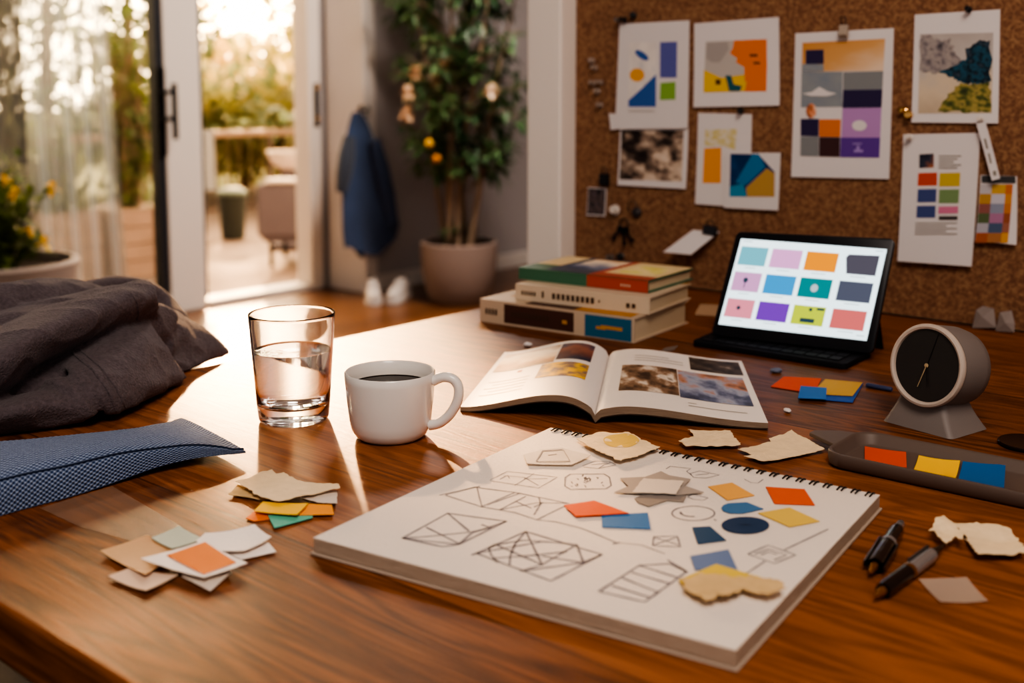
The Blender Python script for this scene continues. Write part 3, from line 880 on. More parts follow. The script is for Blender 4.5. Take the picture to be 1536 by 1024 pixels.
pebble('paper_crumb', 'tiny white crumb on the wood right of the open magazine', 'crumb', 1181, 618, .004, .005, .002, PAPERC, 5)
pebble('paper_crumb', 'tiny pale crumb on the wood behind the open magazine', 'crumb', 792, 520, .006, .004, .003, PAPERC, 9)
scrap('tape_scrap', 'short clear strip of tape on wood between books and tablet', 'tape', [(988, 529), (997, 522), (1018, 518), (1011, 525)], TZ + .0005, mat('dull_tape', '8d8078', .3, alpha=.7), seed=8)
scrap('note_card', 'pale card flat on the table behind the tablet near the books', 'card', [(1042, 472), (1050, 456), (1098, 458), (1090, 476)], TZ + .0006, mat('beige_card', 'b79a7e', .7), seed=9)
c = atz(1542, 668); m = MB(); m.lathe([(0, .0004), (.026, .0004), (.0275, .0012), (.0275, .003), (.0265, .0038), (.024, .0032), (0, .003)], (c.x, c.y, TZ), 48)
tag(m.build('coaster', mat('smoked_coaster', '231816', .2), smooth=40), 'round dark coaster at the right edge beyond the tray', 'coaster')
# torn white scraps standing against the pinboard
for i, (pl, lb) in enumerate([([(1459, 478), (1462, 452), (1470, 447), (1488, 450), (1494, 478)], 'crumpled white scrap at the pinboard foot, left of two'), ([(1494, 479), (1498, 452), (1514, 450), (1522, 468), (1522, 481)], 'crumpled white scrap at the pinboard foot, right of two')]):
    m = MB(); y_ = YC - .035
    P_ = [aty(x, y, y_) for x, y in pl]
    lo = min(p.z for p in P_)
    for p in P_: p.z += TZ + .001 - lo; p.y += .012 * (p.z - TZ) / .03 + rnd.uniform(-.004, .004)
    c = sum(P_, V()) / len(P_); c.y -= .008
    m.add(P_ + [c], [(j, (j + 1) % len(P_), len(P_)) for j in range(len(P_))])
    m.add([p + V((0, .0008, 0)) for p in P_ + [c]], [((j + 1) % len(P_), j, len(P_)) for j in range(len(P_))])
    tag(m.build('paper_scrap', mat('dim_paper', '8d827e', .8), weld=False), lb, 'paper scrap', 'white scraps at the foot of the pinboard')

# ================================================================== SKETCHPAD
PT = TZ + .0132
pc = [atz(470, 806, PT), atz(1104, 975, PT), atz(1320, 742, PT), atz(826, 641, PT)]      # near-left, near, ring right, ring left
pad = thing('sketchpad', 'large square wirebound sketchpad open at a page of pencil drawings', 'sketchpad', sum((V((p.x, p.y, TZ)) for p in pc), V()) / 4)
PADP = mat('cartridge_paper', 'e0d5cb', .8, bump=.35, bscale=350)
PADE = mat('pad_edges', 'b5a08e', .85, bump=.9, bscale=30, stretch=(1, 1, 60))
def padf(u, v):   # u along the near edge, v towards the rings
    return pc[0].lerp(pc[1], u).lerp(pc[3].lerp(pc[2], u), v)
b4 = [V((p.x, p.y, TZ + .0022)) for p in pc]; t4 = [V((p.x, p.y, PT - .0005)) for p in pc]
m = MB(); m.hexa(b4, t4); m.build('paper_block', PADE, pad, bevel=.0008)
m = MB(); m.hexa([V((p.x, p.y, PT - .0004)) for p in pc], pc); m.build('top_page', PADP, pad)
cen = sum(pc, V()) / 4
bb = [V((p.x, p.y, 0)) + (V((p.x, p.y, 0)) - V((cen.x, cen.y, 0))) * .012 for p in pc]
m = MB(); m.hexa([p + V((0, 0, TZ + .0004)) for p in bb], [p + V((0, 0, TZ + .0021)) for p in bb]); m.build('back_board', mat('pad_board', 'a8988a', .8), pad, bevel=.0004)
# wire: paired loops along the ring edge
WIRE = mat('coil_wire', '2c2b2e', .35, .7)
un = (pc[2] - pc[3]).normalized(); vn = V((-un.y, un.x, 0))
if vn.dot(pc[3] - pc[0]) < 0: vn = -vn
for i in range(27):
    u = .025 + i * .0365 + .0
    for k in (0, .006):
        c = padf(min(u + .29 * 0, .99), 1.0) + un * (k * .6)
        c.z = (PT + TZ) / 2 + .0012
        m = MB() if k == 0 else m
        pts = []
        for j in range(13):
            a = PI * (-.08 + 1.16 * j / 12)
            pts.append(c + vn * (-.0055 + .0085 * math.sin(a)) * 1.0 + V((0, 0, .0072 * math.cos(a))) + un * (.0015 * j / 12))
        m.tube([pts[0] - vn * .0035 - V((0, 0, .0004))] + pts, .00075, 6)
    m.build('coil_ring', WIRE, pad, smooth=60)

# pencil drawings: flat ribbons on the page
m = MB()
def done():
    global m
    if m.v: m.build('pencil_sketch', PENCIL, pad)
    m = MB()
def ribbon(px, w=.0011, closed=False, mi=0):
    P_ = [atz(x, y, PT + .00025) for x, y in px]
    if closed: P_ = P_ + [P_[0]]
    # resample
    q = []
    for a, b in zip(P_, P_[1:]):
        k = max(1, int((b - a).length / .006))
        for j in range(k): q.append(a.lerp(b, j / k))
    q.append(P_[-1])
    L_, R_ = [], []
    for i, p in enumerate(q):
        t = (q[min(i + 1, len(q) - 1)] - q[max(i - 1, 0)])
        if t.length < 1e-9: t = V((1, 0, 0))
        t.normalize(); s_ = V((-t.y, t.x, 0))
        ww = w * (.75 + .5 * rnd.random())
        L_.append(p + s_ * ww / 2); R_.append(p - s_ * ww / 2)
    n = len(q)
    m.add(R_ + L_, [(i, i + 1, n + i + 1, n + i) for i in range(n - 1)], mi)
def arc(cx, cy, rx, ry, a0=0, a1=360, n=28, rot=0):
    o = []
    for i in range(n + 1):
        a = math.radians(a0 + (a1 - a0) * i / n); x, y = rx * math.cos(a), ry * math.sin(a)
        o.append((cx + x * math.cos(rot) - y * math.sin(rot), cy + x * math.sin(rot) + y * math.cos(rot)))
    return o
A = lambda *pp: [(460 + x / 3.072, 630 + y / 3.072) for x, y in pp]
B = lambda *pp: [(860 + x / 3.268, 630 + y / 3.268) for x, y in pp]
W1, W2, W3 = .0009, .0013, .0019
for l in [A((845, 275), (925, 235), (1155, 262), (1068, 312), (845, 278)), A((1048, 245), (958, 300)), A((905, 255), (1000, 262), (1068, 300)), A((890, 272), (925, 252), (935, 268)), A((1000, 270), (1110, 268))]: ribbon(l, W1)
done()
ribbon(A((1192, 262), (1215, 248), (1370, 247), (1395, 262), (1403, 300), (1380, 315), (1215, 318), (1190, 303)), W2, True)
done()
for i in range(26):
    if i < 12: x0, y0_ = 1275 + rnd.random() * 22, 268 + rnd.random() * 18
    else: x0, y0_ = 1215 + rnd.random() * 150, 258 + rnd.random() * 46
    dd_ = 1 if i < 12 else .6
    ribbon(A((x0, y0_), (x0 + 9 * dd_, y0_ + rnd.uniform(-9, 9)), (x0 + 13 * dd_, y0_ + rnd.uniform(-9, 9))), W1)
done()
for l in [A((1270, 210), (1330, 188), (1395, 190), (1425, 205), (1345, 222), (1275, 215)), A((1310, 205), (1360, 200), (1385, 195)), A((1345, 222), (1370, 205), (1400, 195))]: ribbon(l, W1)
done()
for l in [A((612, 345), (800, 303)), A((640, 343), (775, 308), (960, 332), (1210, 383)), A((640, 345), (805, 398), (960, 425), (1060, 458), (1195, 392)), A((785, 308), (795, 352), (808, 398)), A((805, 398), (960, 332)), A((830, 390), (985, 335)), A((890, 412), (1010, 350)), A((960, 372), (1035, 405)), A((1070, 355), (1078, 385), (1048, 435)), A((1048, 400), (1090, 378)), A((890, 412), (1060, 380), (1200, 382))]: ribbon(l, W2)
done()
for l in [A((440, 543), (650, 428), (920, 465), (700, 572), (440, 543)), A((440, 543), (625, 582), (700, 572)), A((650, 428), (748, 510)), A((550, 492), (705, 570)), A((440, 543), (560, 535), (750, 515), (850, 495)), A((700, 572), (760, 520), (920, 465)), A((805, 480), (850, 495))]: ribbon(l, W3)
done()
for l in [A((760, 622), (1010, 512), (1360, 618), (1125, 740), (780, 612)), A((1010, 512), (960, 570), (938, 625), (935, 668)), A((1010, 512), (1085, 665)), A((780, 612), (1080, 560)), A((860, 575), (1000, 552), (1140, 562), (1245, 572)), A((870, 572), (1085, 665), (1245, 572)), A((1245, 572), (1275, 655)), A((985, 695), (1275, 655), (1360, 618)), A((840, 590), (850, 620), (880, 655)), A((985, 695), (1085, 665)), A((860, 635), (1010, 625), (1200, 605)), A((1085, 625), (1270, 655)), A((838, 590), (870, 572))]: ribbon(l, W3)
done()
ribbon(A((1060, 458), (1150, 468), (1260, 495), (1350, 530), (1430, 565)), W2); ribbon(A((1410, 570), (1445, 562)), W3)
done()
ribbon(B((230, 600), (330, 610), (450, 655)), W1)
done()
for l in [B((125, 838), (325, 710), (475, 703), (555, 742), (350, 890), (125, 838)), B((462, 685), (560, 745)), B((325, 712), (510, 770)), B((285, 745), (470, 800)), B((240, 772), (420, 845)), B((190, 810), (375, 868))]: ribbon(l, W3)
done()
for l in [B((395, 570), (510, 567), (525, 620), (388, 615), (395, 570)), B((400, 575), (520, 612)), B((392, 612), (508, 572))]: ribbon(l, W2)
done()
ribbon(arc(*B((588, 456))[0], 32, 10.8), W2, False); ribbon(B((690, 485), (700, 492)), W2); ribbon(arc(*B((585, 452))[0], 18, 6, 80, 190), W3)
done()
for l in [B((560, 375), (585, 362), (660, 380), (640, 392), (590, 388), (560, 375)), B((455, 238), (475, 225), (575, 237), (555, 250), (580, 268)), B((570, 262), (620, 248), (715, 268), (650, 283), (590, 280), (570, 262)), B((600, 268), (665, 262)), B((838, 288), (870, 305), (905, 308), (930, 290))]:
    ribbon(l, W1); done()
done()
for l in [B((855, 655), (955, 612), (1090, 660), (985, 702), (855, 655)), B((890, 655), (955, 632), (1045, 660), (985, 685)), B((920, 660), (955, 645), (1000, 658)), B((1035, 635), (1250, 533)), B((940, 690), (845, 752))]: ribbon(l, W2)
done()


# scraps on the pad
RAG = mat('handmade_paper', 'e4cdaa', .9, bump=.9, bscale=160, var=.12, vscale=90)
RAGT = mat('tan_handmade_paper', 'cfb183', .9, bump=.9, bscale=160, var=.15, vscale=90)
CREAM = mat('cream_stock', 'd2c5b8', .75, bump=.3, bscale=250)
GREYV = mat('grey_vellum', 'a0968f', .6, bump=.2, bscale=200); GREYD = mat('dark_grey_vellum', '8a827d', .6)
STAIN = mat('yellow_wash', 'd2b25c', .85, bump=.6, bscale=160)
gp = 'paper cut-outs on the sketchpad page'
PZ = PT + .0006
scrap('torn_paper', 'torn cream paper with yellow stain over the pad rings', 'torn paper', B((15, 95), (130, 70), (270, 68), (345, 105), (425, 140), (330, 175), (235, 205), (120, 160)), PT + .0035, RAG, torn=.0012, crk=.0012, seed=11,
      patches=[(arc(932, 663.5, 27, 10), STAIN), (B((190, 104), (225, 100), (258, 106), (225, 108)), mat('stain_line', '7a5a30', .8))], group='torn papers around the pad')
scrap('tracing_scrap', 'folded translucent tracing scrap with a sketched box at the pad top', 'tracing paper', A((1000, 165), (1080, 140), (1180, 135), (1310, 172), (1222, 212), (1015, 208)), PZ + .0004, mat('tracing_paper', 'c9bfb6', .5, alpha=.75), crk=.0004, curl=.001, seed=12, patches=[(A(a, b, (b[0] + 4, b[1] + 3), (a[0] + 4, a[1] + 3)), PENCIL) for a, b in (((1085, 146), (1055, 196)), ((1180, 140), (1212, 196)), ((1085, 146), (1178, 141)), ((1055, 197), (1212, 195)), ((1110, 165), (1150, 160)))])
scrap('vellum_star', 'pointed grey vellum star shape lying on the pad', 'vellum', B((200, 355), (270, 325), (230, 285), (350, 280), (430, 252), (470, 272), (575, 290), (545, 322), (640, 355), (510, 368), (330, 362)), PZ + .0010, GREYV, seed=13, step=.008, group=gp)
scrap('vellum_scrap', 'dark grey vellum piece tucked below the star shape', 'vellum', B((300, 385), (330, 370), (560, 362), (540, 402), (460, 395), (370, 425), (315, 405)), PZ, GREYD, seed=14, step=.008, group=gp)
scrap('torn_paper', 'cream paper square lying on the grey vellum star', 'torn paper', B((345, 288), (540, 302), (505, 366), (290, 356)), PZ + .002, CREAM, torn=.0005, crk=.0005, seed=15, group=gp)
scrap('paper_cutout', 'vermilion kite-shaped cut-out overlapping a blue one on the pad', 'paper cutout', A((1185, 393), (1325, 372), (1485, 430), (1240, 445)), PZ + .0010, RED, seed=16, group=gp, step=.01)
scrap('paper_cutout', 'bright blue rectangular cut-out next to the vermilion kite shape', 'paper cutout', B((138, 468), (365, 455), (380, 535), (140, 525)), PZ, mat('cerulean_card', '2f6ea6', .65), seed=17, group=gp, step=.01)
scrap('paper_cutout', 'light orange diamond cut-out near the pad rings', 'paper cutout', B((660, 327), (778, 308), (888, 370), (755, 393)), PZ, mat('apricot_card', 'dfa75c', .7), seed=18, group=gp, step=.01)
scrap('paper_cutout', 'red-orange parallelogram cut-out near the pad right corner', 'paper cutout', B((943, 328), (1133, 340), (1185, 418), (985, 410)), PZ, mat('coral_card', 'd5613a', .7), seed=19, group=gp, step=.01)
scrap('paper_cutout', 'pale yellow diamond cut-out below the red-orange parallelogram', 'paper cutout', B((905, 457), (1060, 430), (1208, 497), (1060, 525)), PZ, mat('straw_card', 'd9b85e', .7), seed=20, group=gp, step=.01)
scrap('paper_cutout', 'mid blue teardrop cut-out above the navy disc', 'paper cutout', B((725, 432), (735, 418), (760, 409), (850, 404), (932, 436), (830, 458), (770, 457), (735, 447)), PZ, mat('steel_card', '47749f', .7), seed=21, group=gp, step=.01)
scrap('paper_cutout', 'navy blue disc cut-out on the pad', 'paper cutout', arc(1118, 788, 36, 12.5, 0, 345, 23), PZ, mat('navy_card', '2c4262', .7), seed=22, group=gp, step=.01, patches=[(B((810, 515), (845, 512), (880, 518), (845, 521)), mat('navy_ink', '22324e', .7))])
scrap('paper_cutout', 'small dark blue four-sided cut-out left of the navy disc', 'paper cutout', B((582, 527), (670, 522), (750, 590), (610, 608)), PZ, mat('ink_blue_card', '2f4f70', .7), seed=23, group=gp, step=.01)
scrap('paper_cutout', 'slate blue square cut-out tucked under yellow torn paper', 'paper cutout', B((573, 668), (760, 635), (808, 740), (595, 735)), PZ, mat('slate_card', '6a7ea3', .7), seed=24, group=gp, step=.01)
scrap('paper_cutout', 'translucent yellow cut-out under tan torn paper at pad front', 'paper cutout', B((515, 785), (700, 707), (960, 785), (760, 850), (560, 840)), PZ + .0012, mat('lemon_wash_card', 'd6ba55', .75), seed=25, group=gp, step=.01)
scrap('torn_paper', 'ragged tan torn paper at the pad front right', 'torn paper', B((525, 800), (545, 845), (600, 880), (650, 905), (770, 885), (830, 842), (880, 862), (960, 885), (1045, 858), (970, 800), (860, 780), (780, 795), (700, 775), (620, 770)), PZ + .0025, RAGT, torn=.0014, crk=.0022, curl=.002, seed=26, group='torn papers around the pad')
scrap('torn_paper', 'small torn cream paper alone on the wood behind the pad rings', 'torn paper', B((515, 118), (590, 88), (575, 75), (560, 65), (670, 66), (770, 70), (800, 105), (820, 142), (680, 142), (550, 150)), TZ + .001, RAG, torn=.0009, crk=.0016, curl=.003, seed=27, group='torn papers around the pad')
scrap('torn_paper', 'large torn cream paper on the wood left of the tray tab', 'torn paper', B((805, 155), (970, 115), (958, 100), (1070, 70), (1150, 112), (1232, 160), (935, 220), (835, 192), (875, 185)), TZ + .001, RAG, torn=.0006, crk=.0012, curl=.003, seed=28, group='torn papers around the pad')

# left stacks
D = lambda *pp: [(x / 2.535, 620 + y / 2.535) for x, y in pp]
gl = 'torn and coloured papers left of the pad'
scrap('torn_paper', 'torn cream sheet on top of the small stack left of the pad', 'torn paper', D((895, 268), (1035, 222), (1050, 236), (1080, 230), (1130, 258), (1160, 268), (1290, 280), (1293, 295), (1060, 342), (1000, 330)), TZ + .0052, RAG, torn=.0008, crk=.001, curl=.0015, seed=31, group=gl)
scrap('torn_paper', 'narrow torn kraft strip under the top cream sheet', 'torn paper', D((868, 312), (905, 272), (1060, 320), (1000, 335), (930, 320)), TZ + .0020, RAGT, torn=.0006, crk=.0005, seed=32, group=gl)
scrap('torn_paper', 'torn white corner poking out right of the cream sheet', 'torn paper', D((1140, 320), (1280, 298), (1282, 345), (1205, 342)), TZ + .0030, CREAM, torn=.0004, crk=.0006, seed=33, group=gl)
scrap('paper_swatch', 'yellow swatch on top of teal and orange swatches left of pad', 'swatch', D((965, 375), (1000, 340), (1172, 347), (1130, 390)), TZ + .0040, YEL, seed=34, group=gl, curl=.001)
scrap('paper_swatch', 'amber orange swatch right of the yellow swatch in small stack', 'swatch', D((1110, 388), (1175, 345), (1262, 348), (1270, 385)), TZ + .0024, mat('amber_card', 'e8952c', .65), seed=35, group=gl)
scrap('paper_swatch', 'burnt orange swatch tip poking out left of the yellow swatch', 'swatch', D((935, 400), (968, 372), (1060, 385), (1020, 405), (965, 411)), TZ + .0008, ORG, seed=36, group=gl)
scrap('paper_swatch', 'teal green swatch pointing toward camera under the yellow swatch', 'swatch', D((1018, 388), (1100, 378), (1190, 388), (1188, 398), (1043, 437)), TZ + .0016, TEAL, seed=37, group=gl)
gs = 'cards fanned out on the table front left'
VEL = mat('kraft_vellum', 'c79b70', .55, alpha=.85, bump=.2); VEW = mat('white_card', 'f0e6de', .7, bump=.2, bscale=300); TLV = mat('pale_teal_vellum', 'b9c4b6', .6, alpha=.88)
scrap('tracing_sheet', 'long faint tracing sheet reaching out from under the blue cushion', 'tracing paper', [(168, 729), (235, 768), (303, 808), (250, 826), (120, 790), (60, 762)], TZ + .0003, mat('faint_tracing', 'b08d74', .4, alpha=.28), seed=39, th=.0002)
scrap('swatch_card', 'tan translucent card at the left of the fanned cards', 'card', D((380, 530), (560, 470), (690, 520), (555, 627)), TZ + .0024, VEL, seed=40, group=gs, curl=.002)
scrap('swatch_card', 'pale teal translucent card at the back of the fanned cards', 'card', D((575, 478), (680, 435), (775, 482), (655, 520)), TZ + .0036, TLV, seed=41, group=gs, curl=.001)
scrap('swatch_card', 'blank white card at the right of the fanned cards', 'card', D((745, 500), (780, 470), (968, 440), (1032, 487), (930, 535), (840, 530)), TZ + .0030, VEW, seed=42, group=gs, curl=.003)
scrap('swatch_card', 'white card corner sticking out below the blank white card', 'card', D((830, 515), (1020, 492), (1050, 527), (918, 556)), TZ + .0012, VEW, seed=43, group=gs)
scrap('swatch_card', 'pinkish card at the near left of the fanned cards', 'card', D((410, 628), (500, 592), (675, 625), (555, 685)), TZ + .0010, mat('blush_card', 'd3b8a3', .7), seed=44, group=gs, curl=.002)
scrap('swatch_card', 'cream card corner peeking out beneath the orange-printed card', 'card', D((690, 620), (800, 677), (880, 605), (780, 560)), TZ + .0016, CREAM, seed=45, group=gs)
scrap('swatch_card', 'white card printed with an orange square, topmost of the fanned cards', 'card', D((537, 562), (775, 492), (942, 577), (775, 630)), TZ + .0052, VEW, seed=46, group=gs, curl=.002,
      patches=[(D((632, 547), (780, 497), (900, 575), (775, 620)), mat('print_orange', 'dd7a2c', .6))])

# right side: pens, crumpled paper, vellum
Cc = lambda *pp: [(1000 + x / 2.866, 720 + y / 2.866) for x, y in pp]
scrap('torn_paper', 'wide crumpled tan torn paper at the right table edge', 'torn paper', Cc((1215, 207), (1350, 212), (1480, 235), (1500, 265), (1545, 320), (1535, 345), (1335, 352), (1300, 300), (1285, 260)), TZ + .001, RAG, torn=.0012, crk=.0028, curl=.003, seed=51, group='torn papers right of the pad')
scrap('torn_paper', 'small jagged torn paper lying against the wide tan one', 'torn paper', Cc((1125, 235), (1150, 205), (1190, 190), (1230, 215), (1265, 245), (1290, 292), (1268, 300), (1240, 258), (1205, 297), (1170, 270), (1155, 245)), TZ + .0045, RAG, torn=.0012, crk=.004, curl=.003, seed=52, step=.004, group='torn papers right of the pad')
scrap('vellum_square', 'clear vellum square on the wood beside the pens', 'vellum', Cc((1082, 432), (1180, 426), (1290, 425), (1382, 527), (1280, 532), (1175, 530)), TZ + .0005, mat('clear_vellum', 'cdb9a8', .4, alpha=.45), seed=53, th=.0003, curl=.0012)
def pen(label, a, b, r, style):
    p, q = atz(*a, TZ + r + .0003), atz(*b, TZ + r + .0003)
    d_ = (q - p); L_ = d_.length; d_.normalize(); s_ = V((0, 0, 1)).cross(d_).normalized()
    t = thing('pen', label, 'pen', V((*p.lerp(q, .5).xy, TZ)), 'pens right of the sketchpad')
    BODY = mat('pen_lacquer', '121214', .22, coat=.5); CHR = mat('pen_chrome', 'b9bec4', .22, .75); GLD = mat('pen_gold', 'b58a5c', .25, .9)
    if style == 0:
        m = MB(); m.lathe([(0, 0), (r * .25, .0004), (r * .55, L_ * .10), (r * .6, L_ * .12)], p, 18, axis=d_); m.build('tip', GLD, t, smooth=50)
        m = MB(); m.lathe([(r * .95, L_ * .12), (r, L_ * .16), (r, L_ * .80), (r * .8, L_ * .86), (0, L_ * .86)], p, 22, axis=d_); m.build('barrel', BODY, t, smooth=50)
        m = MB(); m.lathe([(r * 1.04, L_ * .52), (r * 1.06, L_ * .53), (r * 1.06, L_ * .56), (r * 1.04, L_ * .57)], p, 22, axis=d_); m.build('band', CHR, t, smooth=50)
        m = MB(); m.lathe([(r * .7, L_ * .86), (r * .55, L_ * .98), (r * .3, L_), (0, L_)], p, 18, axis=d_); m.build('end_cap', CHR, t, smooth=50)
        m = MB(); c = p + d_ * L_ * .36 + s_ * r * 1.25
        m.obox(c, d_ * L_ * .24, s_ * .0009, V((0, 0, .0022))); m.obox(p + d_ * L_ * .60 + s_ * r * 1.05, d_ * .002, s_ * r * .3, V((0, 0, .0022))); m.build('clip', BODY, t, bevel=.0004)
        m = MB(); c = p + d_ * L_ * .30 - s_ * r * 1.25
        m.obox(c, d_ * L_ * .22, s_ * .0007, V((0, 0, .002))); m.obox(p + d_ * L_ * .52 - s_ * r * 1.05, d_ * .002, s_ * r * .3, V((0, 0, .002))); m.build('clip', BODY, t, bevel=.0004)
    else:
        m = MB(); m.lathe([(0, 0), (r * .2, .0004), (r * .62, L_ * .09), (r * .66, L_ * .1)], p, 18, axis=d_); m.build('tip', GLD, t, smooth=50)
        m = MB(); m.lathe([(r * .9, L_ * .1), (r, L_ * .15), (r, L_ * .44), (0, L_ * .44)], p, 22, axis=d_); m.build('grip', BODY, t, smooth=50)
        m = MB(); m.lathe([(r * 1.03, L_ * .44), (r * 1.05, L_ * .45), (r * 1.05, L_ * .47), (r * 1.03, L_ * .48)], p, 22, axis=d_); m.build('band', GLD, t, smooth=50)
        m = MB(); m.lathe([(r, L_ * .48), (r, L_ * .76), (r * .92, L_ * .8), (0, L_ * .8)], p, 22, axis=d_); m.build('barrel', CHR, t, smooth=50)
        m = MB(); m.lathe([(r * .8, L_ * .8), (r * .55, L_ * .88), (r * .3, L_ * .96), (r * .2, L_), (0, L_)], p, 18, axis=d_); m.build('end_cap', BODY, t, smooth=50)
        m = MB(); m.obox(p + d_ * L_ * .66 + s_ * r * .5 + V((0, 0, r * 1.0)), d_ * L_ * .15, s_ * .0012, V((0, 0, .0006))); m.build('clip', BODY, t, bevel=.0004)
    return t
pen('black capped pen with side clips lying nearest the sketchpad edge', (1306, 858), (1352, 784), .0058, 0)
pen('black and chrome pen lying next to the clear vellum square', (1313, 894), (1415, 818), .0056, 1)

# ================================================================== PINBOARD PAPERS
YB = YC - .0125
def bsheet(name, label, cat, q, off=.001, patches=(), mats=(), curl=.004, group='prints pinned on the corkboard', base=PAPERC, th=.0005, tapes=()):
    """q: TL,TR,BR,BL pixels; patches: (pixel polygon, material index)"""
    pts = [aty(x, y, YB - off) for x, y in q]
    zt_, zb_ = max(p.z for p in pts), min(p.z for p in pts)
    def P(px, py, o=0):
        p = aty(px, py, YB - off)
        v = max(0, min(1, (zt_ - p.z) / (zt_ - zb_)))
        p.y -= curl * v * v + o
        return p
    def lerp2(a, b, t): return (a[0] + (b[0] - a[0]) * t, a[1] + (b[1] - a[1]) * t)
    m = MB()
    N = 8
    def quad(q, mi, o, n):
        tl, tr, br_, bl_ = q
        def fn(a, b):
            l = lerp2(bl_, tl, b); r = lerp2(br_, tr, b); return P(*lerp2(l, r, a), o)
        m.grid(fn, 2, n, mi)
    quad(q, 0, th, N)
    tl, tr, br_, bl_ = q
    def back(a, b): return P(*lerp2(lerp2(bl_, tl, b), lerp2(br_, tr, b), a), 0)
    m.grid(back, 2, N, 0, flip=True)
    for a in (0, 1):
        vs = []
        for i in range(N + 1):
            c = lerp2(lerp2(bl_, tl, i / N), lerp2(br_, tr, i / N), a); vs += [P(*c, 0), P(*c, th)]
        m.add(vs, [(2 * i, 2 * i + 2, 2 * i + 3, 2 * i + 1) if a == 0 else (2 * i, 2 * i + 1, 2 * i + 3, 2 * i + 2) for i in range(N)], 0)
    for k, (poly, mi) in enumerate(patches):
        o = th + .0003 + .00006 * k
        if len(poly) == 2:
            (x0, y0), (x1, y1) = poly; poly = [(x0, y0), (x1, y0), (x1, y1), (x0, y1)]
        if len(poly) == 4: quad(poly, mi, o, 4)
        else:
            vs = [P(x, y, o) for x, y in poly]; cx = sum(x for x, y in poly) / len(poly); cy = sum(y for x, y in poly) / len(poly)
            xs = [x for x, y in poly]; ys = [y for x, y in poly]
            uvs = [((x - min(xs)) / (max(xs) - min(xs)), (max(ys) - y) / (max(ys) - min(ys))) for x, y in poly + [(cx, cy)]]
            n = len(poly); m.add(vs + [P(cx, cy, o)], [(i, (i + 1) % n, n) for i in range(n)], mi, uvs)
    o = m.build(name, [base] + list(mats), origin=pts[3].lerp(pts[2], .5))
    return tag(o, label, cat, group)
G = lambda *pp: [(850 + x / 2.56, y / 2.56) for x, y in pp]
K = lambda *pp: [(1170 + x / 2.497, y / 2.497) for x, y in pp]
pm = lambda n, c: mat(n, c, .65)
def lumpy(poly, amp, k=6, seed=0):
    """outline of a leafy mass: bumps between the given corners"""
    r_ = random.Random(seed); out = []
    cx = sum(x for x, y in poly) / len(poly); cy = sum(y for x, y in poly) / len(poly)
    for (x0, y0), (x1, y1) in zip(poly, poly[1:] + poly[:1]):
        for i in range(k):
            t = i / k; x, y = x0 + (x1 - x0) * t, y0 + (y1 - y0) * t
            d_ = math.hypot(x - cx, y - cy) or 1; a = amp * r_.uniform(-.6, .5)
            out.append((x + (x - cx) / d_ * a, y + (y - cy) / d_ * a))
    return out
bsheet('art_print', 'white sheet with blue abstract photo, purple block and green square', 'print', G((203, 92), (472, 78), (468, 492), (188, 496)), .004,
       [(G((242, 165), (345, 160), (345, 412), (238, 412)), 1), (G((360, 162), (425, 160), (424, 298), (360, 298)), 2), (G((362, 318), (420, 314), (420, 382), (360, 384)), 3), (G((290, 340), (345, 285), (345, 410), (240, 410), (240, 385)), 4), (arc(*G((272, 288))[0], 11, 10, 0, 345, 15), 5), (arc(*G((290, 212))[0], 12, 5, 0, 345, 13, .6), 4), (G((240, 425), (340, 428)), 6)],
       [pic('abstract_photo', ['8fa0bf', 'd7d0cd', 'e3dcd6', 'b1b7c9'], 2.5, .7), pm('print_purple', '6468a8'), pm('print_green', '84ad52'), pm('print_blue', '3d62a6'), pm('print_amber', 'e0a13a'), INK], curl=.002)
bsheet('photo_print', 'photo of pale blossoms on dark ground below the blue abstract sheet', 'photo', G((205, 485), (468, 490), (463, 725), (200, 710)), .001,
       [(G((212, 500), (450, 500), (446, 697), (208, 688)), 1)], [pic('blossom_photo', ['241d1c', '3a302d', '8f7a6c', 'cdb9a6', 'd6c5b6'], 3.2, 1.3, .3, -.3, 3)])
bsheet('art_print', 'white sheet with orange, grey and yellow abstract artwork, top middle', 'print', G((490, 90), (815, 65), (822, 405), (492, 412)), .001,
       [(G((535, 160), (770, 150), (770, 350), (530, 355)), 1), (lumpy(G((645, 155), (770, 150), (770, 350), (688, 352), (704, 300), (688, 258), (652, 238), (662, 214), (630, 205), (642, 180)), 1.2, 4, 4), 2), (G((530, 268), (590, 300), (660, 290), (700, 285), (688, 350), (530, 355)), 3), (G((612, 290), (635, 290), (645, 330), (678, 330), (670, 350), (628, 350)), 4), (G((540, 165), (620, 160), (625, 190), (590, 240), (560, 240), (538, 225)), 5), (G((575, 305), (595, 325)), 6), (G((705, 208), (735, 217)), 6), (G((720, 238), (745, 246)), 6)],
       [pm('print_grey', 'b9b2ad'), pm('print_tangerine', 'e0792a'), pm('print_yellow', 'dcb53a'), pm('print_teal', '2d5f6a'), pm('print_stone', 'a7a09d'), pm('print_umber', '5a4030')])
bsheet('art_print', 'white sheet with pale yellow sketch and tall orange block', 'print', G((505, 433), (712, 438), (706, 798), (498, 782)), .001,
       [(G((530, 570), (595, 566), (595, 702), (526, 702)), 1), (G((532, 498), (655, 495), (650, 575), (600, 560), (532, 560)), 2)], [pm('print_light_orange', 'e2993f'), pic('sketch_wash', ['d9c98a', 'd8d0c4', 'cdbf7a', 'dad4cc'], 4, 1)])
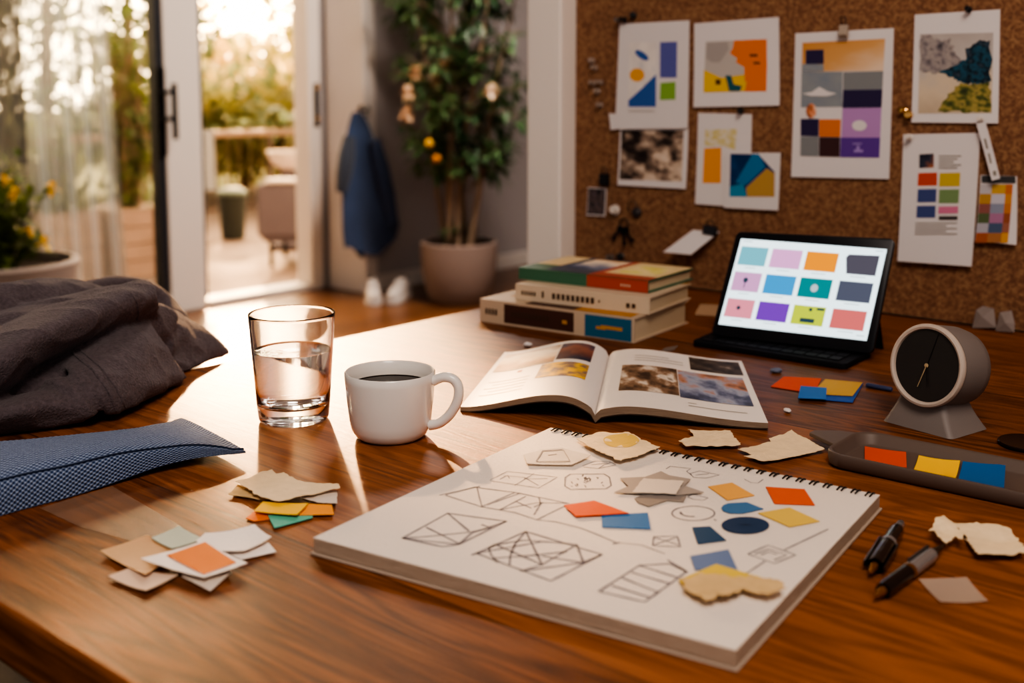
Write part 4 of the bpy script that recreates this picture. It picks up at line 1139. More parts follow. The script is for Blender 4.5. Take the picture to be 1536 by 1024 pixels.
bsheet('photo_print', 'print of blue and tan watercolour shapes overlapping the orange block sheet', 'photo', G((612, 587), (822, 586), (815, 808), (606, 797)), .006,
       [(G((630, 590), (800, 594), (800, 755), (628, 754)), 1), (G((735, 590), (800, 594), (800, 660)), 4), (G((690, 720), (770, 645), (800, 665), (800, 755), (695, 755)), 2), (G((628, 715), (680, 705), (695, 754), (628, 754)), 3), (G((740, 592), (765, 640), (690, 710), (650, 700), (715, 590)), 5)],
       [pic('navy_wash', ['12305c', '163a6a', '1f5c94'], 2, .8), pm('print_sand', 'b8945a'), pm('print_cyan', '2f8aae'), PAPERC, pm('print_lake', '2b78a8')], curl=.002)
bsheet('mood_board', 'large portrait sheet of purple, orange and blue colour blocks', 'print', K((58, 125), (427, 105), (412, 670), (45, 662)), .001,
       [(K((85, 160), (395, 145), (388, 265), (82, 268)), 1), (K((82, 270), (235, 268), (235, 400), (80, 402)), 2), (K((238, 270), (388, 266), (385, 335), (238, 337)), 3), (K((238, 337), (385, 335), (382, 402), (236, 404)), 4), (K((236, 405), (382, 403), (378, 515), (232, 515)), 5), (K((230, 515), (378, 515), (375, 590), (228, 588)), 6), (K((80, 445), (148, 445), (148, 510), (80, 508)), 4), (K((150, 447), (230, 447), (228, 512), (150, 511)), 7), (K((80, 511), (148, 511), (148, 585), (80, 583)), 3), (K((150, 513), (228, 514), (227, 587), (150, 585)), 8), (K((98, 188), (165, 186), (165, 238), (98, 240)), 4), (K((85, 240), (165, 240), (165, 266), (83, 268)), 2), (K((85, 350), (120, 345), (150, 325), (180, 342), (215, 350), (180, 360), (120, 360)), 9), (arc(*K((120, 415))[0], 8, 11, 0, 345, 15), 10), (arc(*K((300, 470))[0], 11, 8, 0, 345, 13), 9), (K((275, 535), (310, 540)), 11), (K((280, 560), (315, 570)), 11), (K((290, 545), (302, 560)), 11)],
       [pic('sand_gradient', ['c98f55', 'd0a06c', 'dfc6ae'], 1.5, .3, .6, -.5), pic('sky_block', ['6e8097', '8d9399', '9aa0a0'], 2, .5), pm('print_ash', '86898c'), pm('print_aubergine', '3a3256'), pm('print_lilac', 'b48cc0'), pm('print_violet', '68459a'), pm('print_carrot', 'd9792e'), pm('print_plum', '4c3336'), PAPERC, pic('portrait_dot', ['3a2a30', 'd98a60', 'e8d4c4'], 2.2, .8, .6), pm('print_lavender', 'a58cc8')], curl=.003)
bsheet('photo_print', 'landscape painting print of dark blue trees and yellow meadow', 'photo', K((505, 55), (825, 35), (820, 462), (495, 458)), .001,
       [(K((525, 128), (800, 122), (796, 424), (520, 425)), 1), (lumpy(K((528, 135), (560, 130), (600, 150), (640, 148), (655, 190), (690, 235), (640, 265), (560, 275), (526, 262)), 6, 6, 1), 2), (lumpy(K((600, 268), (660, 245), (700, 215), (695, 180), (740, 155), (790, 148), (790, 300), (745, 318), (690, 312), (650, 290)), 6, 6, 2), 3), (lumpy(K((592, 418), (625, 360), (680, 312), (740, 316), (790, 306), (791, 418), (690, 419)), 5, 6, 3), 4)],
       [pic('sand_view', ['b9a894', 'cdbca6', 'b8b2ae', 'b0a6a2'], 3, .4, 0, .8), pic('smoke_trees', ['4e4a52', '8a8284', 'a59c98', '5f5a62'], 5, 1.2), pic('blue_trees', ['1d2f3e', '2c5a70', '16242f', '4b5c6c'], 6, 1.3), pic('meadow', ['39422c', '5f6536', 'a8985a', '4d5436'], 5, 1.3)], curl=.003)
bsheet('palette_sheet', 'white sheet with six colour chips under a small photo', 'print', K((462, 503), (750, 497), (727, 995), (450, 975)), .001,
       [(K((523, 578), (577, 575), (577, 627), (523, 629)), 1), (K((520, 648), (590, 646), (590, 694), (518, 695)), 2), (K((600, 648), (677, 646), (675, 697), (598, 698)), 3), (K((519, 708), (589, 707), (588, 756), (518, 757)), 4), (K((599, 709), (674, 708), (672, 760), (598, 760)), 5), (K((517, 770), (587, 769), (586, 814), (516, 814)), 4), (K((598, 772), (672, 771), (671, 798), (597, 799)), 6), (K((600, 808), (670, 822)), 7)] + [(K((596, 582 + 11 * i), (680 - 14 * (i % 3), 586 + 11 * i)), 8) for i in range(5)] + [(K((513, 832 + 10 * i), (670 - 40 * (i % 2), 835 + 10 * i)), 8) for i in range(5)],
       [pic('mini_photo', ['262a38', '3c3f50', 'a86a4c'], 2, .6, .5, -.5), pm('chip_red', 'c8502f'), pm('chip_yellow', 'c6ab3f'), pm('chip_indigo', '4b5687'), pm('chip_sage', '7c9468'), pm('chip_pink', 'cc7c9a'), pm('chip_black', '4a4444'), INK], curl=.010)
cols = ['b9b4b8', 'c8a04a', 'c8702c', 'b88d3c', 'c0bcc6', 'c98a3e', '93605a', '8e93a6', 'c27830', '5e6b4c', 'a97a9a', '9a5c44', 'a9a6b0', '54627e', 'a06a58', 'a85c36', 'a8744e', 'cf9430']
pp = []
for r in range(6):
    for c in range(3):
        x0, x1 = [752, 795, 847, 873][c], [752, 795, 847, 873][c + 1]
        y0_, y1_ = 690 + 36 * r, 690 + 36 * (r + 1)
        sh = -2 * r
        pp.append((K((x0 + sh, y0_), (x1 + sh, y0_), (x1 + sh - 2, y1_), (x0 + sh - 2, y1_)), 1 + r * 3 + c))
pp.append((K((757, 657), (883, 660), (884, 685), (757, 683)), 19))
bsheet('swatch_chart', 'small chart of eighteen colour squares pinned right of the palette sheet', 'swatch chart', K((752, 655), (888, 660), (893, 915), (738, 900)), .001, pp, [pm('chart_%d' % i, c) for i, c in enumerate(cols)] + [pm('chart_head', '4a4a4c')], curl=.008)
bsheet('paper_tag', 'slim tilted paper tag hanging beside the palette sheet', 'tag', K((735, 462), (770, 457), (828, 668), (797, 676)), .012, [(K((764, 520), (772, 518), (782, 556), (774, 558)), 1), (K((780, 575), (787, 573), (796, 610), (789, 612)), 1), (K((800, 640), (812, 638), (815, 656), (804, 658)), 1)], [INK], curl=.004, group='loose notes on the corkboard')
bsheet('sticky_note', 'small pale paper tab at the left of the blue abstract sheet', 'note', G((162, 435), (196, 437), (192, 497), (170, 498)), .0075, curl=.001, group='loose notes on the corkboard')
bsheet('photo_card', 'tiny dark photo card pinned at the lower left of the corkboard', 'photo', G((82, 718), (154, 722), (152, 830), (80, 826)), .001, [(G((84, 722), (150, 726), (148, 825), (83, 821)), 1)], [pic('group_photo', ['14141a', '2a2c38', '6a5a56', '3a3346', 'a89a94'], 4, 1.1)], curl=.003, group='loose notes on the corkboard')
# tilted card held by a binder clip
pc_ = [aty(x, y, YB - .004) for x, y in G((485, 883), (588, 890), (520, 970), (413, 960))]
for i in (2, 3): pc_[i].y -= .035
m = MB(); m.prism(pc_, V((0, -.0006, .0004))); tag(m.build('note_card', PAPERC), 'blank white card sticking out below a dark binder clip', 'card', 'loose notes on the corkboard')
def clip(label, px, py, w, h_, mt, y_off=.008, rz=0):
    c = aty(px, py, YB - y_off)
    t = thing('binder_clip', label, 'binder clip', c, 'clips on the corkboard')
    m = MB(); X = V((math.cos(rz), 0, math.sin(rz))); Z = V((-math.sin(rz), 0, math.cos(rz)))
    pr = [(-.5, 0), (-.5, .0075), (.25, .0095), (.5, .0045), (.5, .0005)]
    q = [c + Z * (a * h_) * -1 + V((0, -b, 0)) - X * w / 2 for a, b in pr]
    m.prism(q, X * w); m.build('clip_body', mt, t, bevel=.0006, fixn=True)
    m = MB(); a0 = c + Z * h_ * .4 + V((0, -.004, 0))
    m.tube([a0 - X * w * .28, a0 - X * w * .22 + Z * h_ * .7 - V((0, .004, 0)), a0 + X * w * .22 + Z * h_ * .7 - V((0, .004, 0)), a0 + X * w * .28], .0008, 6); m.build('wire_lever', DARKMETAL, t, smooth=60)
CLIPD = mat('clip_steel', '33333a', .4, .4)
clip('dark binder clip holding the tilted blank card', *G((556, 884))[0], .024, .016, CLIPD, .007, -.1)
clip('black binder clip above the tiny photo card', *G((150, 690))[0], .018, .022, mat('clip_black', '17171b', .5), .004)
clip('pale binder clip on top of the large portrait sheet', *K((243, 118))[0], .013, .020, mat('clip_cream', 'a89a8c', .45), .006)
def pushpin(label, px, py, mt, r=.0045, y_off=.0, tiltx=0, name='pushpin', group='pins in the corkboard'):
    c = aty(px, py, YB - y_off)
    ax_ = V((tiltx, -1, .15)).normalized()
    m = MB(); m.lathe([(0, 0), (.0006, 0), (.0006, .004), (r * .9, .0042), (r, .0052), (r * .62, .0066), (r * .5, .0115), (r * .8, .0135), (r * .78, .0148), (0, .0155)], c - ax_ * .0006, 16, axis=ax_)
    tag(m.build(name, mt, smooth=40), label, 'pin', group)
PB = mat('pin_black', '1c1b1d', .35); PS = mat('pin_steel', '8a8480', .3, .7); PW = mat('pin_white', 'd2c8c0', .4); PBR = mat('pin_brass', 'e0b070', .15, 1)
pushpin('black pushpin at the top of the blue abstract sheet, left of two', *G((232, 78))[0], PB, .006, .005, -.4)
pushpin('black pushpin at the top of the blue abstract sheet, right of two', *G((258, 62))[0], PB, .006, .0, .4)
pushpin('steel pushpin at far left end of that pair on the blue abstract sheet', *G((205, 80))[0], PS, .0045, .005)
pushpin('dark pushpin between the orange artwork sheet and the yellow sketch sheet', *G((672, 428))[0], PB, .005, .002, .2)
pushpin('steel pushpin above the landscape painting print', *K((712, 38))[0], PB, .0045, .003)
pushpin('shiny brass pushpin left of the landscape print, upper of two', *K((470, 415))[0], PBR, .0055, .001, -.2)
pushpin('shiny brass pushpin left of the landscape print, lower of two', *K((484, 432))[0], PBR, .0065, .001, .2)
pushpin('pale pushpin at the corner of the palette sheet', *K((490, 515))[0], PW, .005, .004)
pushpin('pale pushpin holding the tilted paper tag', *K((757, 448))[0], PW, .0045, .003)
pushpin('big white round pushpin low on the left of the corkboard', *G((193, 806))[0], PW, .0095, .001)
pushpin('dark steel pushpin low beside the books, left of two', *G((180, 988))[0], PS, .006, .001, -.3)
pushpin('dark pushpin low beside the books, right of two', *G((210, 985))[0], PB, .007, .001, .3)
for i, (x, y) in enumerate([(102, 235), (118, 262), (112, 320), (140, 318), (125, 352), (138, 405)]):
    pushpin(['topmost', 'second', 'third', 'fourth', 'fifth', 'lowest'][i] + ' of the small clear pins near the white post', *G((x, y))[0], mat('pin_clear', '9c8b80', .25), .0055, .0, rnd.uniform(-.4, .4), group='clear pins near the white post')
# key ring and small hook
c = aty(*G((222, 858))[0], YB - .004)
t = thing('key_bunch', 'small dark keys on a ring hanging low on the corkboard', 'keys', c)
m = MB(); m.tube([c + V((.009 * math.cos(a * PI / 8), -.002, .009 * math.sin(a * PI / 8))) for a in range(16)], .0012, 6, closed=True); m.build('ring', DARKMETAL, t, smooth=60)
for k, a in enumerate((-.7, .05, .6)):
    d_ = V((math.sin(a), -.05, -math.cos(a))); s_ = V((math.cos(a), 0, math.sin(a))); p = c + d_ * .009 - V((0, .001 + .0016 * k, 0))
    m = MB(); m.obox(p + d_ * .018, d_ * .012, s_ * .0022, V((0, .0006, 0))); m.lathe([(.0062, -.0006), (.0062, .0006), (0, .0006)], p + d_ * .004, 12, axis=(0, 1, 0)); m.obox(p + d_ * .026 + s_ * .0035, d_ * .003, s_ * .002, V((0, .0006, 0)))
    m.build('key', DARKMETAL, t)
c = aty(*G((272, 815))[0], YB - .001)
t = thing('cable_clip', 'dark round hook with a loop of cord on the corkboard', 'hook', c)
m = MB(); m.lathe([(0, 0), (.009, 0), (.009, .005), (.006, .008), (0, .009)], c, 18, axis=(0, -1, 0)); m.build('hook_disc', mat('hook_grey', '3b3638', .5), t, smooth=40)
m = MB(); m.tube([c + V((-.012, -.006, .0)), c + V((-.016, -.008, .012)), c + V((-.010, -.008, .022)), c + V((.002, -.008, .018)), c + V((.002, -.006, .004))], .0009, 6); m.build('cord_loop', BLACK, t, smooth=60)

# ================================================================== COAT
def coat_mesh():
    m = MB()
    def roll(pts, flat=1.0, n=18):
        # pts: px, py, depth, radius ; smooth resample
        P_ = [atd(x, y, d) for x, y, d, r in pts]; R_ = [r for *_, r in pts]
        q, rr_ = [], []
        for i in range(len(P_) - 1):
            for k in range(6):
                t = k / 6
                a, b, c, d = P_[max(i - 1, 0)], P_[i], P_[i + 1], P_[min(i + 2, len(P_) - 1)]
                q.append(.5 * (2 * b + (c - a) * t + (2 * a - 5 * b + 4 * c - d) * t * t + (-a + 3 * b - 3 * c + d) * t ** 3)); rr_.append(R_[i] + (R_[i + 1] - R_[i]) * t)
        q.append(P_[-1]); rr_.append(R_[-1])
        m.tube(q, rr_, n, flat=flat)
    # core mass, then folded sheets of cloth lying over it
    roll([(-160, 580, 1.30, .075), (-40, 560, 1.32, .072), (70, 545, 1.35, .062), (160, 535, 1.38, .048), (210, 530, 1.42, .04)])
    roll([(-160, 500, 1.30, .045), (-20, 480, 1.33, .044), (60, 465, 1.37, .036), (130, 462, 1.42, .030), (190, 466, 1.46, .024)])
    roll([(-120, 640, 1.17, .040), (0, 610, 1.19, .036), (80, 585, 1.22, .030), (160, 555, 1.27, .028), (220, 540, 1.33, .026)])
    roll([(120, 456, 1.52, .026), (170, 446, 1.55, .028), (210, 447, 1.56, .027), (245, 466, 1.56, .022), (265, 492, 1.53, .018)])
    roll([(215, 520, 1.38, .040), (250, 516, 1.43, .034), (285, 522, 1.46, .022), (320, 528, 1.475, .010)])
    roll([(20, 560, 1.25, .05), (90, 525, 1.28, .042), (150, 500, 1.32, .038), (205, 490, 1.36, .034), (240, 490, 1.40, .028)])
    roll([(150, 600, 1.20, .018), (200, 580, 1.24, .020), (250, 562, 1.33, .016)])
    def cat_(vals, t):
        n = len(vals) - 1; x = t * n; i = min(int(x), n - 1); f = x - i
        a, b, c, d = vals[max(i - 1, 0)], vals[i], vals[i + 1], vals[min(i + 2, n)]
        return .5 * (2 * b + (c - a) * f + (2 * a - 5 * b + 4 * c - d) * f * f + (-a + 3 * b - 3 * c + d) * f ** 3)
    def sheet(curves, th=.009, nu=56, nv=26):
        C_ = [[atd(*p) for p in c] for c in curves]
        rows_ = [[cat_(c, i / nu) for i in range(nu + 1)] for c in C_]
        P_ = [[cat_([r_[i] for r_ in rows_], j / nv) for j in range(nv + 1)] for i in range(nu + 1)]
        n1 = nv + 1; vs = [p for c in P_ for p in c]; k0 = len(vs)
        nr_ = []
        for i in range(nu + 1):
            for j in range(nv + 1):
                du = P_[min(i + 1, nu)][j] - P_[max(i - 1, 0)][j]; dv_ = P_[i][min(j + 1, nv)] - P_[i][max(j - 1, 0)]
                nr_.append(du.cross(dv_).normalized())
        sg = 1 if sum(n_.dot(FW) for n_ in nr_) > 0 else -1
        vs = vs + [p + n_ * (sg * th) for p, n_ in zip(vs, nr_)]
        fs = []
        for i in range(nu):
            for j in range(nv):
                q = (i * n1 + j, i * n1 + j + 1, (i + 1) * n1 + j + 1, (i + 1) * n1 + j)
                fs.append(q); fs.append(tuple(k0 + a for a in q[::-1]))
        rim = [i * n1 for i in range(nu)] + [nu * n1 + j for j in range(nv)] + [i * n1 + nv for i in range(nu, 0, -1)] + [j for j in range(nv, 0, -1)]
        for a, b in zip(rim, rim[1:] + rim[:1]): fs.append((a, b, k0 + b, k0 + a))
        m.add(vs, fs)
    # far upper band
    sheet([[(-120, 432, 1.46), (0, 428, 1.47), (60, 418, 1.48), (120, 420, 1.48), (165, 432, 1.47)], [(-120, 438, 1.40), (0, 431, 1.42), (60, 422, 1.43), (120, 424, 1.445), (172, 436, 1.45)],
           [(-120, 462, 1.345), (0, 447, 1.36), (60, 437, 1.375), (120, 434, 1.40), (176, 440, 1.43)], [(-120, 490, 1.34), (0, 470, 1.35), (60, 455, 1.37), (120, 445, 1.39), (176, 448, 1.42)]])
    # narrow middle fold
    sheet([[(-120, 495, 1.30), (0, 462, 1.32), (70, 447, 1.345), (140, 433, 1.37), (190, 424, 1.39)], [(-120, 502, 1.25), (0, 468, 1.275), (70, 451, 1.305), (140, 436, 1.335), (192, 426, 1.365)],
           [(-120, 520, 1.225), (0, 483, 1.25), (70, 463, 1.28), (140, 445, 1.315), (192, 432, 1.35)], [(-120, 545, 1.23), (0, 500, 1.255), (70, 476, 1.285), (140, 456, 1.32), (192, 440, 1.355)]])
    # big sleeve roll
    sheet([[(-120, 535, 1.25), (0, 488, 1.27), (60, 464, 1.29), (130, 443, 1.325), (190, 424, 1.355), (224, 421, 1.375)], [(-120, 540, 1.17), (0, 493, 1.195), (60, 468, 1.225), (130, 446, 1.275), (190, 427, 1.315), (230, 424, 1.345)],
           [(-120, 568, 1.105), (0, 516, 1.13), (60, 488, 1.165), (130, 460, 1.225), (190, 440, 1.275), (236, 434, 1.32)], [(-120, 610, 1.085), (0, 548, 1.11), (60, 513, 1.15), (130, 482, 1.21), (190, 458, 1.265), (239, 449, 1.32)],
           [(-120, 655, 1.11), (0, 588, 1.135), (50, 548, 1.165), (120, 511, 1.22), (185, 482, 1.28), (238, 466, 1.34)], [(-120, 660, 1.16), (0, 600, 1.185), (50, 556, 1.21), (120, 518, 1.265), (185, 488, 1.32), (236, 472, 1.375)]])
    # right lobe ending in a point
    sheet([[(205, 478, 1.42), (235, 460, 1.45), (262, 466, 1.47), (300, 488, 1.485), (330, 509, 1.49), (346, 526, 1.485)], [(200, 484, 1.375), (232, 464, 1.41), (260, 471, 1.435), (298, 494, 1.46), (328, 513, 1.475), (347, 527, 1.482)],
           [(200, 505, 1.335), (232, 490, 1.37), (262, 497, 1.40), (297, 513, 1.435), (327, 522, 1.462), (347, 529, 1.48)], [(205, 540, 1.325), (238, 535, 1.355), (268, 535, 1.385), (300, 535, 1.425), (326, 533, 1.455), (346, 531, 1.48)],
           [(215, 575, 1.335), (245, 568, 1.35), (275, 560, 1.38), (303, 551, 1.42), (326, 542, 1.455), (344, 533, 1.48)]])
    # front panel with the hem
    sheet([[(70, 545, 1.235), (125, 516, 1.255), (185, 486, 1.30), (222, 478, 1.34)], [(92, 548, 1.20), (140, 526, 1.225), (196, 499, 1.275), (236, 492, 1.33)], [(112, 560, 1.175), (152, 548, 1.195), (210, 525, 1.255), (252, 520, 1.325)],
           [(136, 590, 1.16), (168, 582, 1.175), (222, 556, 1.245), (268, 546, 1.33)], [(152, 612, 1.165), (176, 606, 1.178), (232, 580, 1.248), (281, 562, 1.342)], [(158, 626, 1.175), (180, 620, 1.185), (234, 593, 1.255), (282, 569, 1.348)]])
    # second fold under the hem
    sheet([[(95, 566, 1.19), (120, 580, 1.175), (140, 600, 1.165), (152, 622, 1.165)], [(80, 566, 1.175), (105, 580, 1.16), (126, 602, 1.152), (138, 628, 1.155)], [(62, 575, 1.18), (88, 590, 1.165), (108, 610, 1.158), (122, 634, 1.158)]], .008, 40, 16)
    # front bundle on the table
    sheet([[(-120, 628, 1.16), (20, 592, 1.18), (70, 582, 1.19), (115, 590, 1.19)], [(-120, 632, 1.11), (20, 598, 1.14), (70, 588, 1.155), (115, 596, 1.165)], [(-120, 650, 1.085), (20, 618, 1.115), (70, 607, 1.135), (118, 610, 1.15)],
           [(-120, 672, 1.095), (20, 640, 1.125), (70, 630, 1.142), (122, 628, 1.155)], [(-120, 680, 1.12), (20, 652, 1.14), (70, 644, 1.152), (128, 636, 1.162)]])
    for i, p in enumerate(m.v):
        if p.z < TZ + .0015 and p.x > TABLE_L - .02: p.z = TZ + .0015
        if p.z < TZ - .16: p.z = TZ - .16
        if p.x <= TABLE_L - .02 and p.z < TZ: p.x = min(p.x, TABLE_L - .02)
    me = bpy.data.meshes.new('tmp'); me.from_pydata(m.v, [], m.f); me.update()
    ob = bpy.data.objects.new('tmp', me); COL.objects.link(ob)
    r = ob.modifiers.new('r', 'REMESH'); r.mode = 'VOXEL'; r.voxel_size = .0036
    s_ = ob.modifiers.new('s', 'SMOOTH'); s_.iterations = 3; s_.factor = .5
    dg = bpy.context.evaluated_depsgraph_get()
    out = bpy.data.meshes.new_from_object(ob.evaluated_get(dg))
    bpy.data.objects.remove(ob)
    # wrinkles along the run of the cloth
    out.update()
    nn = [V(n.vector) for n in out.vertex_normals]
    run = (RT * .9 + V((0, 0, .3))).normalized(); crs = F0
    for v, n in zip(out.vertices, nn):
        c = v.co
        a = c.dot(run); b = c.dot(crs); h = c.z
        w = noise.noise(V((a * 7, b * 26, h * 30)))
        w2 = noise.noise(V((a * 20 + 7, b * 30, h * 40)))
        ridge = (1 - abs(w)) ** 3
        dlt = .0034 * (ridge - .45) + .0016 * w2
        if c.z < TZ + .012 and c.x > TABLE_L: dlt *= max(0, (c.z - TZ - .001) / .011) if dlt < 0 else 1
        v.co = c + n * dlt
        if v.co.z < TZ + .0012 and v.co.x > TABLE_L - .015: v.co.z = TZ + .0012
    return out
COATM = mat('charcoal_wool', '5c5358', .95, sheen=.12, bump=1.0, bscale=420, var=.5, vscale=260)
ce = thing('coat', 'charcoal wool coat bundled up on the table left of the tumbler', 'coat', atz(120, 620))
me = coat_mesh(); me.name = 'coat_body'
o0 = V(ce.location)
for v in me.vertices: v.co -= o0
me.materials.append(COATM); me.shade_smooth()
o = bpy.data.objects.new('coat_body', me); COL.objects.link(o); o.parent = ce

# seams that follow the cloth: projected onto the coat from the viewer side
from mathutils.bvhtree import BVHTree
bvh = BVHTree.FromPolygons([v.co + o0 for v in me.vertices], [p.vertices[:] for p in me.polygons])
def on_coat(px, py):
    d_ = ray(px, py).normalized(); h_ = bvh.ray_cast(EYE, d_)
    return (h_[0] + h_[1] * .0004) if h_[0] else None
def seam(name, px, r=.0011):
    q = []
    for (a, b) in zip(px, px[1:]):
        for k in range(8):
            p = on_coat(a[0] + (b[0] - a[0]) * k / 8, a[1] + (b[1] - a[1]) * k / 8)
            if p and (not q or (p - q[-1]).length < .03): q.append(p)
    if len(q) > 3:
        m = MB(); m.tube(q, r, 6); m.build(name, COATM, ce, smooth=60)
seam('hem_seam', [(108, 528), (140, 555), (162, 585), (176, 620)], .0016)
seam('hem_seam', [(120, 524), (152, 552), (174, 582), (190, 615)], .0010)
seam('sleeve_seam', [(196, 440), (206, 455), (208, 470), (204, 482)], .0010)
seam('shoulder_seam', [(262, 470), (282, 488), (296, 510), (300, 540)], .0010)

# ================================================================== BLUE CUSHION
stn = [((-170, 830), (-170, 708), .040, .0), ((0, 775), (0, 698), .036, 0), ((100, 748), (95, 692), .034, 0), ((175, 727), (150, 684), .030, .002), ((235, 712), (192, 674), .022, .006), ((290, 702), (228, 661), .015, .008), ((335, 698), (254, 650), .008, .009), ((352, 696), (263, 644), .0045, .0085), ((369, 693), (272, 640), .0030, .008)]
def cat(vals, t):
    n = len(vals) - 1; x = t * n; i = min(int(x), n - 1); f = x - i
    a, b, c, d = vals[max(i - 1, 0)], vals[i], vals[i + 1], vals[min(i + 2, n)]
    return .5 * (2 * b + (c - a) * f + (2 * a - 5 * b + 4 * c - d) * f * f + (-a + 3 * b - 3 * c + d) * f ** 3)
Fp = [atz(*s_[0]) for s_ in stn]; Rp = [atz(*s_[1]) for s_ in stn]
Fp = [p for p in Fp]; Rp = [r + (r - f) * .0 for f, r in zip(Fp, Rp)]
Hh = [s_[2] for s_ in stn]; Lf = [s_[3] for s_ in stn]
prof = [(0, 0), (.0, .3), (.004, .62), (.03, .76), (.13, .86), (.3, .96), (.5, 1.0), (.7, .94), (.86, .75), (.95, .5), (1.0, .22), (1.0, 0), (.75, -.0), (.5, -.0), (.25, -.0)]
NU = 60; npf = len(prof); vs, uvs = [], []
circ = [0]
for (a, b), (c, d) in zip(prof, prof[1:] + prof[:1]): circ.append(circ[-1] + math.hypot((c - a) * .13, (d - b) * .04))
L0 = 0; prevp = None
for i in range(NU + 1):
    t = i / NU
    f, r, h, l = cat(Fp, t), cat(Rp, t), cat(Hh, t), max(0, cat(Lf, t))
    mid = (f + r) / 2
    if prevp is not None: L0 += (mid - prevp).length
    prevp = mid
    for k in range(npf):
        a, b = prof[k]
        p = f.lerp(r, a); p.z = TZ + .0008 + l + h * b * (1 + .10 * noise.noise(V((t * 5, a * 3, 2)))) if b > 0 else TZ + .0008 + l * (1 if a in (0, 1) else 1)
        vs.append(p); uvs.append((L0, circ[k]))
fs = []
m = MB()
for i in range(NU):
    for k in range(npf):
        k2 = (k + 1) % npf
        fs.append((i * npf + k, i * npf + k2, (i + 1) * npf + k2, (i + 1) * npf + k))
o_ = len(m.v); m.v += vs
for f_ in fs:
    m.f.append(list(f_)); m.m.append(0)
    u_ = [uvs[a] for a in f_]
    if f_[1] % npf == 0: u_[1] = (u_[1][0], circ[-1]); u_[2] = (u_[2][0], circ[-1])
    m.uv.append(u_)
for end in (0, NU):
    m.f.append([end * npf + k for k in range(npf)]); m.m.append(0); m.uv.append([(0, 0)] * npf)
cu = thing('cushion', 'blue woven fabric cushion with flat stitched end at the table left', 'cushion', atz(150, 700))
m.build('cushion_body', weave_mat('blue_weave', '1b3460', '98aac8', .0046), cu, smooth=50, fixn=True)
m = MB()
pts = [vs[i * npf + 3] + V((0, 0, .0006)) for i in range(0, NU + 1)]
m.tube(pts, .0009, 6); m.build('edge_piping', mat('navy_piping', '1d2a44', .8), cu, smooth=60)

# ================================================================== BACKGROUND PLANTS, JACKET, SHOES
def leaf(m, p, d_, ln, w, mi=0, fold=.25):
    d_ = V(d_).normalized()
    s_ = d_.cross(V((0, 0, 1)))
    if s_.length < 1e-3: s_ = V((1, 0, 0))
    s_.normalize(); n_ = s_.cross(d_)
    a = p + d_ * ln * .45
    m.add([p, a + s_ * w + n_ * w * fold, p + d_ * ln - V((0, 0, ln * .12)), a - s_ * w + n_ * w * fold, a], [(0, 1, 4), (1, 2, 4), (2, 3, 4), (3, 0, 4)], mi)
def rdir(r):
    while True:
        v = V((r.uniform(-1, 1), r.uniform(-1, 1), r.uniform(-1, 1)))
        if .1 < v.length < 1: return v.normalized()
LEAFD = leaf_mat('ficus_leaf', '36543a', '6c8a58', .3)
LEAFG = leaf_mat('garden_leaf', '93965a', 'cbbf7c', .6)  # leaf colour lightened to suggest glow from the sunlit haze
LEAFS = leaf_mat('shrub_leaf', '4c6030', '8a9150', .45)
BARK = mat('pale_bark', '8c7662', .8, bump=.6, bscale=60)
pb = atz(689, 452, 0); pb.z = 0
dep = (pb - EYE).dot(FW)
ft = thing('potted_tree', 'tall leafy potted tree with cream blossoms in a round clay planter', 'potted plant', pb)
m = MB()
m.lathe([(0, 0), (.13, 0), (.15, .01), (.175, .07), (.193, .16), (.198, .25), (.197, .31), (.19, .315), (.18, .312), (.178, .27), (0, .265)], pb, 48)
m.build('planter', mat('clay_planter', '8e7c72', .75, bump=.2, bscale=60), ft, smooth=50)
m = MB(); m.lathe([(0, .29), (.1, .287), (.178, .28)], pb, 32); m.build('soil', mat('potting_soil', '2c211a', .95, bump=.8, bscale=90), ft)
r = random.Random(3)
tips = []
for k in range(7):
    a = k * 2 * PI / 7
    p0 = pb + V((.07 * math.cos(a), .07 * math.sin(a), .28)); top = pb + RT * (.02 + .28 * math.cos(a)) + F0 * (.2 * math.sin(a)) + V((0, 0, 1.5 + .45 * r.random()))
    mid = p0.lerp(top, .4) + V((r.uniform(-.05, .05), r.uniform(-.05, .05), 0)); mid = p0.lerp(mid, .8)
    pts = [p0, p0.lerp(mid, .5) + V((r.uniform(-.02, .02), 0, 0)), mid, mid.lerp(top, .5) + V((r.uniform(-.04, .04), r.uniform(-.04, .04), 0)), top]
    m = MB(); m.tube(pts, [.016, .014, .013, .009, .004], 8); m.build('stem', BARK, ft, smooth=60)
    tips += [(mid, top)]
m = MB(); mb = MB()
for k in range(220):
    a, b = tips[k % 7]
    s0 = a.lerp(b, r.random())
    # crown envelope: wider in the middle, from z .75 to 2.05
    z = r.uniform(.66, 2.0); rad_ = .33 * (1 - abs((z - 1.42) / .9) ** 2.4) ** .5 if abs(z - 1.42) < .9 else .05
    an = r.uniform(0, 2 * PI); q = rad_ * (.35 + .7 * r.random())
    tip = pb + RT * (q * 1.12 * math.cos(an) + .01) + F0 * (q * math.sin(an)) ; tip.z = z
    st = V((pb.x, pb.y, 0)).lerp(V((tip.x, tip.y, 0)), .25); st.z = z - .12
    mb.tube([st, st.lerp(tip, .5) + V((0, 0, .03)), tip], [.005, .004, .002], 5)
    for j in range(11):
        d_ = (tip - st).normalized() * .8 + rdir(r) * .9 + V((0, 0, -.35))
        leaf(m, st.lerp(tip, r.uniform(.35, 1.05)), d_, r.uniform(.07, .12), r.uniform(.013, .021))
for k in range(8):
    an = r.uniform(0, 2 * PI); p = pb + V((.09 * math.cos(an), .09 * math.sin(an), .30))
    for j in range(4): leaf(m, p + V((0, 0, .1 * r.random())), rdir(r) + V((0, 0, .5)), .09, .018)
